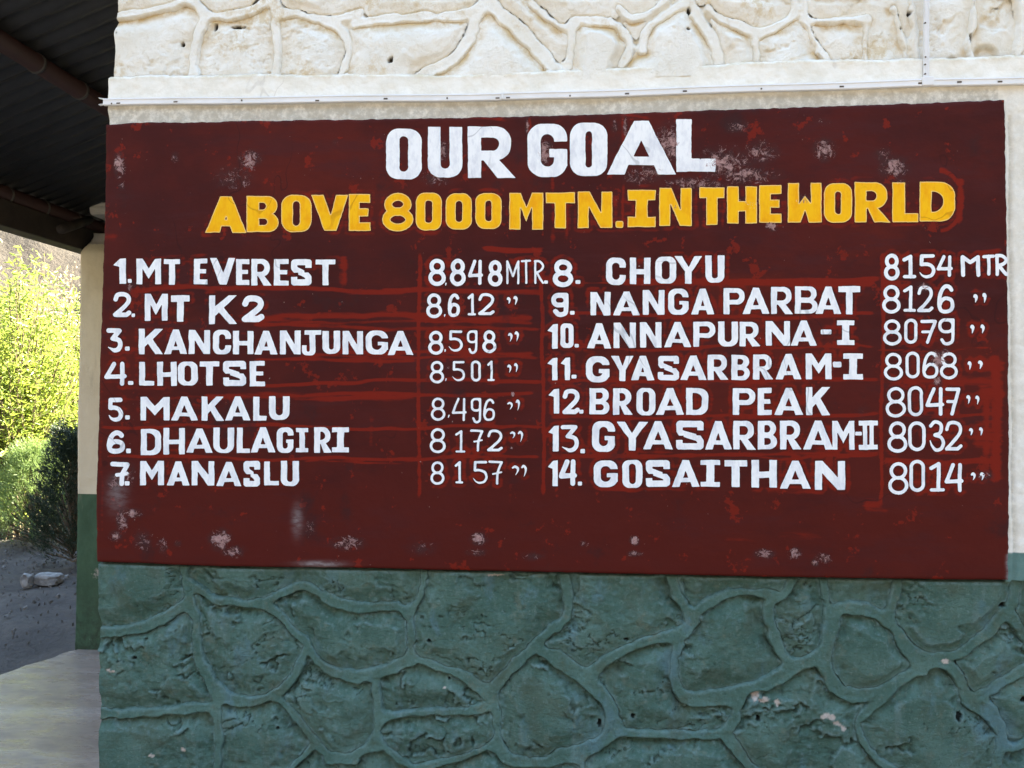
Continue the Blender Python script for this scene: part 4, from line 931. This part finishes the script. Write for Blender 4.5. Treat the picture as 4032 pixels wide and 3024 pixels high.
M1 = (1640, 980, 3.16); M2 = (1640, 1400, 2.963); Q1 = (3430, 980, 3.95); Q2 = (3430, 1370, 2.764)
nums = {
 1: nm(N1, [('1', 82, 215, 78, 305, 62, 50), ('.', 228, 262, 262, 297)], 40, 40), 2: nm(N1, [('2', 95, 262, 373, 595, 42, 40, 's'), ('.', 262, 293, 562, 593)], 40, 40),
 3: nm(N1, [('z', 40, 185, 690, 905, 44, 40, 's'), ('.', 203, 245, 850, 885)], 40, 40), 4: nm(N2, [('4', 33, 190, 278, 442, 32, 30, 's'), ('.', 195, 230, 408, 435)], 40, 40),
 5: nm(N2, [('5', 50, 162, 520, 685, 32, 30, 's'), ('.', 173, 205, 638, 668)], 40, 40), 6: nm(N3, [('6', 88, 250, 385, 592, 46, 40, 's'), ('.', 257, 298, 545, 585)], 40, 40),
 7: nm(N3, [('7', 118, 290, 658, 872, 44, 40, 's'), ('.', 245, 287, 828, 865)], 40, 40), 8: nm(M1, [('8', 1693, 1955, 128, 480, 66, 60, 's'), ('.', 1980, 2040, 390, 437)], 40, 40),
 9: nm(M1, [('9', 1672, 1895, 545, 847, 66, 60, 's'), ('.', 1912, 1967, 770, 818)], 40, 40), 10: nm(M1, [('1', 1605, 1760, 930, 1245, 74, 60), ('O', 1788, 1957, 925, 1235, 66, 60), ('.', 1967, 2020, 1182, 1225)], 40, 40),
 11: nm(M2, [('1', 1505, 1647, 22, 290, 68, 60), ('1', 1663, 1795, 17, 290, 66, 60), ('.', 1810, 1865, 222, 268)], 40, 40), 12: nm(M2, [('1', 1517, 1668, 383, 678, 68, 60), ('2', 1697, 1908, 387, 685, 58, 60, 's'), ('.', 1898, 1950, 632, 677)], 40, 40),
 13: nm(M2, [('1', 1515, 1663, 812, 1120, 74, 60), ('z', 1680, 1895, 808, 1132, 54, 60, 's'), ('.', 1912, 1967, 1090, 1140)], 40, 40), 14: nm(M2, [('1', 1510, 1650, 1217, 1525, 66, 60), ('4', 1657, 1880, 1207, 1525, 62, 60, 's'), ('.', 1883, 1932, 1470, 1517)], 40, 40)}
for k, it in nums.items(): glyph_mesh(it, 'row_number', M_LW, wob=.9, label='white row number %d' % k)
def st_(crop, txt, s): return line(crop, [(t[0], t[1], t[2], t[3], t[4], t[5] if len(t) > 5 else s, 0, 's') if t[0] != '.' else t for t in txt])
hts = {
 ('8,848 MTR.', 1): st_(M1, [('8', 145, 368, 118, 465), (',', 350, 375, 420, 465, 18), ('8', 412, 615, 120, 465), ('4', 637, 835, 130, 448, 46), ('8', 885, 1075, 138, 470), ('M', 1113, 1285, 138, 443, 32), ('T', 1297, 1428, 128, 437, 32), ('R', 1455, 1590, 135, 440, 32), ('.', 1588, 1637, 395, 435)], 56),
 ('8,612', 2): st_(M1, [('8', 118, 320, 552, 865), (',', 337, 362, 812, 852, 18), ('6', 385, 545, 552, 850), ('1', 630, 745, 552, 832, 38), ('2', 760, 975, 547, 825, 42), ("'", 1117, 1175, 600, 702, 30), ("'", 1197, 1262, 585, 717, 32)], 46),
 ('8,598', 3): st_(M1, [('8', 142, 340, 1015, 1320), (',', 342, 368, 1245, 1288, 18), ('5', 385, 577, 1010, 1283, 38), ('9', 627, 760, 1012, 1305, 34), ('8', 818, 997, 1008, 1300), ("'", 1130, 1200, 1045, 1170, 30), ("'", 1212, 1278, 1025, 1167, 30)], 44),
 ('8,501', 4): st_(M2, [('8', 152, 327, 60, 327, 36), (',', 330, 355, 262, 303, 14), ('5', 403, 568, 62, 303, 32), ('0', 632, 753, 55, 305, 34), ('1', 820, 918, 58, 302, 32), ("'", 1053, 1113, 105, 212, 26), ("'", 1133, 1187, 88, 215, 24)], 34),
 ('8,496', 5): st_(M2, [('8', 165, 340, 485, 765), (',', 357, 390, 690, 733, 16), ('4', 408, 592, 492, 768, 32), ('9', 630, 758, 492, 790, 32), ('6', 777, 918, 500, 763, 32), ("'", 1050, 1130, 538, 645, 24), ("'", 1150, 1213, 512, 655, 26)], 34),
 ('8172', 6): st_(M2, [('8', 150, 345, 845, 1142), ('1', 447, 575, 868, 1135, 32), ('7', 622, 780, 860, 1122, 32), ('2', 818, 1008, 862, 1120), ("'", 1083, 1160, 885, 980, 24), ("'", 1175, 1252, 878, 1025, 26)], 36),
 ('8157', 7): st_(M2, [('8', 158, 330, 1232, 1510), ('1', 443, 548, 1230, 1497, 34), ('5', 645, 833, 1228, 1503, 34), ('7', 835, 1010, 1222, 1510, 32), ("'", 1105, 1208, 1283, 1415, 28), ("'", 1215, 1295, 1275, 1430, 28)], 34),
 ('8154 MTR', 8): st_(Q1, [('8', 198, 448, 68, 495, 66), ('1', 480, 712, 85, 465, 66), ('5', 725, 1003, 80, 465, 62), ('4', 1012, 1283, 93, 440, 58), ('m', 1390, 1705, 92, 440, 68), ('T', 1725, 1930, 85, 420, 58), ('R', 1920, 2135, 75, 428, 60)], 60),
 ('8126', 9): st_(Q1, [('8', 168, 465, 562, 1010, 62), ('1', 490, 705, 565, 985), ('2', 707, 972, 568, 985), ('6', 1023, 1300, 548, 1010, 66), ("'", 1580, 1665, 700, 860, 50), ("'", 1720, 1800, 685, 860, 50)], 58),
 ('8079', 10): st_(Q1, [('8', 180, 478, 1092, 1507), ('0', 510, 725, 1080, 1480), ('F', 762, 1028, 1100, 1478), ('9', 1040, 1300, 1075, 1500), ("'", 1533, 1610, 1180, 1340, 46), ("'", 1690, 1772, 1175, 1340, 46)], 56),
 ('8068', 11): st_(Q2, [('8', 137, 350, 50, 357), ('0', 372, 530, 38, 335), ('6', 555, 735, 38, 337), ('8', 745, 948, 45, 345), ("'", 1045, 1097, 145, 255, 30), ("'", 1157, 1217, 137, 245, 32)], 38),
 ('8047', 12): st_(Q2, [('8', 155, 382, 422, 760), ('0', 397, 568, 413, 745), ('4', 588, 806, 423, 740, 44), ('F', 805, 975, 427, 738, 42), ("'", 1027, 1085, 513, 625, 30), ("'", 1128, 1185, 518, 632, 30)], 40),
 ('8032', 13): st_(Q2, [('8', 175, 397, 797, 1145), ('0', 402, 595, 797, 1127), ('3', 620, 807, 785, 1130, 42), ('2', 797, 998, 790, 1120, 42), ("'", 1058, 1113, 872, 968, 28), ("'", 1168, 1220, 863, 972, 28)], 42),
 ('8014', 14): st_(Q2, [('8', 183, 410, 1240, 1600), ('0', 415, 588, 1215, 1570), ('1', 627, 810, 1240, 1568, 46), ('4', 797, 1014, 1250, 1572, 46), ("'", 1078, 1143, 1355, 1456, 30), ("'", 1177, 1238, 1355, 1456, 30)], 42)}
for (t, k), it in hts.items(): glyph_mesh(it, 'height_lettering', M_LW, wob=.9, label='white height '+t)

# ------------------------------------------------------------------ the board itself
def board():
    zs = np.linspace(0, 1, 300); xs = np.linspace(0, 1, 600); U, V = np.meshgrid(xs, zs)
    # outline in photo pixels
    lyx = ([480, 700, 900, 1070, 1300, 1450, 1700, 1980, 2215], [416, 414, 411, 404, 397, 392, 386, 377, 381])
    ryx = ([390, 900, 1400, 1950, 2290], [3957, 3966, 3972, 3975, 3970])
    tx = ([410, 560, 750, 900, 1100, 1500, 2000, 2350, 2900, 3450, 3760, 3960], [489, 480, 482, 476, 473, 468, 459, 449, 429, 412, 400, 392])
    bx = ([380, 900, 1400, 1900, 2400, 3000, 3500, 3970], [2211, 2231, 2236, 2248, 2258, 2271, 2279, 2284])
    PXs = 395+(3965-395)*U; py = None
    top = np.interp(PXs, *tx)+(fbm(PXs/25, PXs*0, 4, 2)-.5)*7; bot = np.interp(PXs, *bx)+(fbm(PXs/40, PXs*0, 3, 3)-.5)*3
    PY = bot+(top-bot)*V
    L = np.interp(PY, *lyx)+(fbm(PY/30, PY*0, 3, 6)-.5)*5; Rr = np.interp(PY, *ryx)+(fbm(PY/30, PY*0, 4, 7)-.5)*7
    PXv = L+(Rr-L)*U
    red = np.zeros(PXv.shape)
    for (x0, x1, y0, y1, gx, gy, d) in halo_src:              # fresher red brushed round the lettering
        amp = .42 if y1 < 960 else .50
        if x1 < 1650 and y1 > 950: amp *= .75
        if y1 < 720: amp *= .45
        M = 34; m = (PXv > x0-M) & (PXv < x1+M) & (PY > y0-M) & (PY < y1+M)
        if not m.any(): continue
        px, py_ = PXv[m], PY[m]; H, Wd = d.shape; s0 = gx[0, 1]-gx[0, 0]
        fi = np.clip((px-gx[0, 0])/s0, 0, Wd-1.001); fj = np.clip((gy[0, 0]-py_)/s0, 0, H-1.001)
        dd = d[fj.astype(int), fi.astype(int)]
        ex = np.maximum(np.maximum(gx[0, 0]-px, px-gx[0, -1]), 0); ey = np.maximum(np.maximum(py_-gy[0, 0], gy[-1, 0]-py_), 0)
        dd = dd+np.hypot(ex, ey); v = amp*np.exp(-((dd-10)/11)**2)*sst(.36, .60, fbm(px/150, py_/150, 3, 91)+(.10 if px.mean() > 2150 else -.02)); red[m] = np.maximum(red[m], v)
    def hstroke(y, x0, x1, a, w=9):
        yy = y+(fbm(PXv/260, PXv*0, 3, int(y))-.5)*34; v = a*np.exp(-((PY-yy)/w)**2)*sst(x0-20, x0+20, PXv)*sst(x1+20, x1-20, PXv)*(.55+.6*fbm(PXv/120, PY/9, 3, int(y)+3))
        np.maximum(red, v, out=red)
    def vstroke(x, y0, y1, a, w=8):
        xx = x+(fbm(PY/260, PY*0, 3, int(x))-.5)*24; v = a*np.exp(-((PXv-xx)/w)**2)*sst(y0-20, y0+20, PY)*sst(y1+20, y1-20, PY)*(.55+.6*fbm(PY/100, PXv/9, 3, int(x)+3))
        np.maximum(red, v, out=red)
    for y, x0, x1, a, w in [(1140, 500, 1600, .8, 12), (1150, 1500, 2140, .8, 12), (1248, 1000, 2100, .8, 16), (1262, 900, 2100, .6, 8), (1290, 1000, 2130, .7, 10), (1383, 1300, 2100, .8, 12), (1410, 1200, 2120, .7, 9),
                            (1420, 1000, 1640, .8, 9), (1506, 1000, 2130, .95, 8), (1555, 1150, 2100, .85, 9), (1560, 800, 1640, .7, 16), (1568, 420, 900, .4, 10), (1682, 400, 2130, .95, 7), (1806, 420, 2120, .95, 7), (1815, 1200, 1640, .6, 6),
                            (1106, 2450, 3440, 1.0, 14), (1098, 2900, 3460, .9, 10), (1120, 2180, 2700, .7, 6), (1241, 2180, 3440, .9, 8), (1368, 2170, 3440, .8, 7), (1376, 3450, 3900, .7, 6), (1498, 2170, 3460, .9, 8), (1640, 2170, 3460, .85, 8), (1640, 3490, 3900, .7, 6), (1789, 2200, 3460, .8, 8),
                            (1818, 3480, 3930, .9, 12), (1800, 2350, 3460, .7, 7), (1925, 2350, 2500, .7, 10), (1985, 3400, 3480, .8, 20), (2120, 2850, 3350, .3, 40), (2010, 3400, 3500, .7, 12), (985, 1900, 2140, .9, 12), (540, 3100, 3300, .3, 30), (470, 560, 780, .7, 8), (470, 1830, 2000, .6, 10), (455, 2440, 2560, .7, 7),
                            (930, 400, 470, .5, 20), (1500, 3550, 3950, .7, 20), (1440, 3800, 3960, .8, 30), (1550, 3850, 3960, .8, 40), (1720, 3830, 3950, .8, 50), (1030, 480, 900, .4, 10)]: hstroke(y, x0, x1, a, w)
    for x, y0, y1, a, w in [(1648, 1000, 1960, .95, 8), (2136, 1050, 1950, .95, 8), (3470, 1000, 1990, 1.0, 8), (3478, 1100, 1250, .7, 12), (1355, 1010, 1130, .8, 22), (2175, 690, 960, .5, 12), (2230, 760, 940, .6, 14), (3920, 1400, 1900, .9, 26), (3880, 1550, 1800, .7, 20), (2085, 460, 530, .8, 10), (2455, 460, 560, .6, 10),
                            (2450, 720, 900, .6, 8), (2740, 740, 900, .6, 8), (2850, 760, 900, .5, 8), (3250, 720, 890, .6, 9), (1465, 1640, 1760, .5, 14), (2420, 1050, 1160, .3, 14), (395, 1500, 2100, .4, 10), (2010, 1900, 2000, .4, 14), (3780, 700, 880, .8, 16)]: vstroke(x, y0, y1, a, w)
    ang = np.exp(-((np.hypot((PXv-3700)/1.0, (PY-790)/1.35)-88)/9)**2)*.7*(PXv > 3700); red = np.maximum(red, ang)
    sc = np.exp(-(((PXv-1170)/18)**2+((PY-2050)/50)**2))*.55+np.exp(-(((PXv-1260)/75)**2+((PY-2222)/11)**2))*.95+np.exp(-(((PXv-460)/36)**2+((PY-1950)/60)**2))*.38+.7*np.exp(-((PXv-Rr+2)/7)**2)*(PY > 2180)
    q = on_y(PXv, PY, Y_SIGN)
    edge = np.minimum(np.minimum(U*3, (1-U)*3), np.minimum(V*1.5, (1-V)*1.5))
    Yv = Y_SIGN+.0035*np.clip(1-edge/.008, 0, 1)**2
    H, Wd = U.shape; idx = np.arange(H*Wd).reshape(H, Wd)
    Vs = np.stack([q[..., 0], Yv, q[..., 2]], -1).reshape(-1, 3)
    F = np.stack([idx[:-1, :-1], idx[:-1, 1:], idx[1:, 1:], idx[1:, :-1]], -1).reshape(-1, 4)
    ring = np.concatenate([idx[0, :], idx[1:, -1], idx[-1, -2::-1], idx[-2:0:-1, 0]]); n0 = len(Vs)
    back = Vs[ring].copy(); back[:, 1] = .06; m = len(ring); k = np.arange(m)
    F = np.vstack([F, np.stack([ring, n0+k, n0+(k+1) % m, ring[(k+1) % m]], 1)])
    Vs = np.vstack([Vs, back]); A = lambda a: np.concatenate([a.ravel(), a.ravel()[ring]])
    mesh_np('board', Vs, F, M_PANEL, sign, {'red': A(red), 'wear': A(wear_at(PXv, PY)*1.0), 'scuff': A(np.clip(sc, 0, 1))}, smooth=False)
board()

# ------------------------------------------------------------------ ground, hill with its added unseen ring
def ground():
    xs = np.concatenate([np.linspace(-400, -30, 14), np.linspace(-28, -9, 20), np.arange(-8.8, 1.5, .07), np.linspace(2, 12, 14), np.linspace(20, 400, 14)])
    ys = np.concatenate([np.linspace(-400, -20, 12), np.linspace(-18, -4, 12), np.arange(-3, 11, .07), np.linspace(11.5, 30, 24), np.linspace(35, 400, 14)])
    X, Y = np.meshgrid(xs, ys); near = sst(-12, -6, X)*sst(14, 9, Y)*sst(2, .5, X)
    Z = -.045+near*((fbm(X*1.6, Y*1.6, 4, 3)-.5)*.06+(fbm(X*5, Y*5, 4, 5)-.5)*.075)
    Z = Z+.10*sst(4.5, 6.5, Y)*near*fbm(X*1.2, Y*1.2, 3, 8)
    Z = np.where((X > -2.1) & (Y > -3.2) & (Y < 9.6), np.minimum(Z, -.03), Z)
    H, Wd = X.shape; idx = np.arange(H*Wd).reshape(H, Wd); F = np.stack([idx[:-1, :-1], idx[:-1, 1:], idx[1:, 1:], idx[1:, :-1]], -1).reshape(-1, 4)
    o = mesh_np('ground', np.stack([X, Y, Z], -1).reshape(-1, 3), F, M_DIRT, smooth=True); o['kind'] = 'structure'
    th = np.linspace(0, 2*math.pi, 420); rr_ = np.concatenate([np.linspace(30, 120, 90), np.linspace(125, 260, 30)]); TH, RR_ = np.meshgrid(th, rr_)  # hill at left carried on behind the camera, unseen, added to block low sky
    X = RR_*np.cos(TH); Y = RR_*np.sin(TH); c_ = np.cos(TH)*3; s_ = np.sin(TH)*3
    r = fbm(X/18+50, Y/18+50, 6, 9); rid = 1-abs(2*fbm(X/34+20, Y/34+20, 5, 12)-1)
    Z = -1+sst(30, 170, RR_+(fbm(c_+5, s_+5, 3, 3)-.5)*22)*92*(.7+.5*rid)+(r-.5)*10*sst(28, 52, RR_)
    H, Wd = X.shape; idx = np.arange(H*Wd).reshape(H, Wd); F = np.stack([idx[:-1, :-1], idx[:-1, 1:], idx[1:, 1:], idx[1:, :-1]], -1).reshape(-1, 4)
    o = mesh_np('hillside', np.stack([X, Y, Z], -1).reshape(-1, 3), F, M_HILL, smooth=False); o['kind'] = 'structure'
ground()

# ------------------------------------------------------------------ shrubs
def leaves(P0, D, L, wd, rs):
    """lance leaves: P0 base points, D directions, folded along the midrib"""
    n = len(P0); D = D/np.linalg.norm(D, axis=1)[:, None]
    up = rs.normal(size=(n, 3)); S = np.cross(D, up); S /= np.linalg.norm(S, axis=1)[:, None]; Nn = np.cross(S, D)
    L = L*(.5+.9*rs.random((n, 1))); w = wd*(.7+.6*rs.random((n, 1)))
    a = P0; m1 = P0+D*L*.38; tip = P0+D*L+Nn*L*.12*rs.normal(size=(n, 1))
    l_ = m1+S*w*.5+Nn*w*.22; r_ = m1-S*w*.5+Nn*w*.22; l2 = P0+D*L*.72+S*w*.30+Nn*w*.2; r2 = P0+D*L*.72-S*w*.30+Nn*w*.2; md = P0+D*L*.72; 
    V = np.stack([a, l_, l2, tip, r2, r_, m1, md], 1).reshape(-1, 3); o = np.arange(n)[:, None]*8
    F = np.concatenate([o+np.array([[0, 6, 1, 1]]), o+np.array([[1, 6, 7, 2]]), o+np.array([[2, 7, 3, 3]]), o+np.array([[0, 5, 6, 6]]), o+np.array([[5, 4, 7, 6]]), o+np.array([[4, 3, 7, 7]])])
    tri = [tuple(dict.fromkeys(map(int, q))) for q in F]
    return V, tri
def leafy(name, label, x, y, h, r, nst, nl, mat, L, wd, seed, group='shrubs behind the veranda', zlo=.15, cat='shrub', lean=(0, 0)):
    rs = np.random.default_rng(seed); t = thing(name, label, cat, group); t.location = (0, 0, 0)
    sm = MB(); PP = []; DD = []
    for k in range(nst):
        a = rs.random()*2*math.pi; rr = r*math.sqrt(rs.random()); hh = h*(.55+.45*rs.random())*(1-.25*(rr/r)**2)
        b0 = np.array([x+rs.normal()*.12, y+rs.normal()*.12, 0]); e = np.array([x+rr*math.cos(a)+lean[0]*hh, y+rr*math.sin(a)+lean[1]*hh, hh])
        c = np.array([x+.45*rr*math.cos(a), y+.45*rr*math.sin(a), hh*.6]); ts = np.linspace(0, 1, 9)[:, None]
        pts = (1-ts)**2*b0+2*ts*(1-ts)*c+ts**2*e+rs.normal(size=(9, 3))*.02
        sm.tube(pts, list(np.linspace(.011, .003, 9)), 5, False)
        tt = zlo+(1-zlo)*rs.random(nl)**.8; f_ = tt*8; i = np.minimum(f_.astype(int), 7); p = pts[i]+(pts[i+1]-pts[i])*(f_-i)[:, None]
        side = rs.normal(size=(nl, 3)); side[:, 2] = side[:, 2]*.5+.25; side /= np.linalg.norm(side, axis=1)[:, None]
        off = rs.random((nl, 1))**1.5*.26; PP.append(p+side*off); DD.append(side+np.array([0, 0, -.15])+.12*(pts[i+1]-pts[i])/np.linalg.norm(pts[i+1]-pts[i], axis=1)[:, None]+rs.normal(size=(nl, 3))*.5)
        for q in range(0, nl, 9): sm.tube([p[q], p[q]+side[q]*off[q]*1.0], .0018, 3, False)
    V, F = leaves(np.vstack(PP), np.vstack(DD), L, wd, rs)
    sm.build('stems', M_BARK, t); o = mesh_np('foliage', V, F, mat, t); o['kind'] = 'stuff'
    return t
leafy('willow_shrub', 'tall yellow green willow shrub at the left edge of the picture', -4.85, 6.0, 3.5, .8, 150, 95, M_WILLOW, .085, .024, 11, zlo=.08)
leafy('willow_shrub', 'yellow green willow shrub behind the pillar with its top against the hill', -5.0, 7.4, 3.15, .8, 130, 90, M_WILLOW, .085, .024, 12, zlo=.15)
leafy('willow_shrub', 'willow shrub farthest left, half outside the picture', -6.9, 7.4, 3.7, 1.2, 90, 80, M_WILLOW, .09, .024, 13, zlo=.15)
leafy('dry_shrub', 'shrub with pale dry leaves and bare twigs standing against the hillside', -6.1, 8.8, 3.95, 1.0, 60, 50, M_DRYLEAF, .075, .028, 14, zlo=.5)
def juniper(name, label, x, y, h, r, n, mat, seed):
    rs = np.random.default_rng(seed); t = thing(name, label, 'shrub', 'low junipers'); sm = MB()
    PP = []; DD = []
    for k in range(n):
        a = rs.random()*2*math.pi; zz = rs.random()**.8; rad = r*(1-zz**1.6)*(.55+.45*rs.random()); 
        p = np.array([x+rad*math.cos(a), y+rad*math.sin(a), .05+zz*h]); d = np.array([math.cos(a)*.8, math.sin(a)*.8, .55+rs.random()*.5])
        m = 26; q = rs.random((m, 1)); PP.append(p+d*q*.20+rs.normal(size=(m, 3))*.012); DD.append(d+rs.normal(size=(m, 3))*.45)
        if k % 4 == 0: sm.tube([(x, y, max(.02, zz*h*.5)), p], .006, 4, False)
    V, F = leaves(np.vstack(PP), np.vstack(DD), .045, .007, rs); sm.build('stems', M_BARK, t); o = mesh_np('foliage', V, F, mat, t); o['kind'] = 'stuff'
juniper('juniper', 'pale green feathery juniper low beside the willow stems', -4.3, 5.5, .95, .40, 620, M_JUN1, 21)
juniper('juniper', 'shaded dark green juniper next to the pillar', -3.22, 4.6, 1.15, .30, 760, M_JUN2, 22)
# dry grass far behind
rs = np.random.default_rng(5); n = 9000; gx = -14+11*rs.random(n); gy = 9+12*rs.random(n); p = np.stack([gx, gy, np.full(n, -.03)], 1); d = np.stack([rs.normal(size=n)*.3, rs.normal(size=n)*.3, np.ones(n)], 1)
V, F = leaves(p, d, .28, .012, rs); o = mesh_np('dry_grass', V, F, M_GRASS); o['kind'] = 'stuff'; o['label'] = 'dry yellow grass in the sun beyond the shrubs'; o['category'] = 'grass'

# ------------------------------------------------------------------ stones on the soil
def rock(px, py, sx, sy, sz, label, seed):
    c = on_z(px, py, -.02); bm = bmesh.new(); bmesh.ops.create_icosphere(bm, subdivisions=3, radius=1)
    for v in bm.verts:
        p = v.co; n_ = 1+(float(fbm(np.array(p.x*1.6+seed), np.array(p.y*1.6+p.z*1.3), 4, seed))-.5)*.7
        q = Vector((max(-.72, min(.72, p.x)), max(-.7, min(.7, p.y)), max(-.7, min(.7, p.z))))*n_*1.3
        v.co = Vector((q.x*sx, q.y*sy, q.z*sz))
    me = bpy.data.meshes.new('rock'); bm.to_mesh(me); bm.free(); me.materials.append(M_ROCK)
    o = bpy.data.objects.new('rock', me); o.location = (c[0], c[1], sz*.55-.02); o['label'] = label; o['category'] = 'rock'; o['group'] = 'pale rocks on the dark soil'; COL.objects.link(o)
rock(196., 2292., .115, .07, .05, 'wide pale rock lying on the dark soil left of the pillar', 3)
rock(108., 2300., .045, .05, .06, 'small upright pale rock left of the wide rock', 5)
rock(262., 2272., .018, .018, .012, 'tiny pale pebble between the wide rock and the pillar', 8)

rs = np.random.default_rng(9); V = []; F = []
for k in range(2600):
    x, y = rs.uniform(-6.5, -1.9), rs.uniform(1.2, 9.5); r = .006+.020*rs.random()**4
    b = len(V); a0 = rs.random()*3
    for zz_, q in ((0, 1), (.55, .75)):
        for i in range(5): t_ = a0+i*1.2566; V.append((x+r*q*math.cos(t_)*rs.uniform(.8, 1.2), y+r*q*math.sin(t_)*rs.uniform(.8, 1.2), -.035+zz_*r*rs.uniform(.8, 1.2)+.03*rs.random()))
    F += [(b+i, b+(i+1) % 5, b+5+(i+1) % 5, b+5+i) for i in range(5)]+[tuple(b+5+i for i in range(5))]
o = mesh_np('gravel', np.array(V), F, simple('pebble', (.16, .15, .14), .9, (.09, .085, .08), 6)); o['kind'] = 'stuff'; o['label'] = 'loose grit and pebbles scattered over the dark soil'; o['category'] = 'gravel'
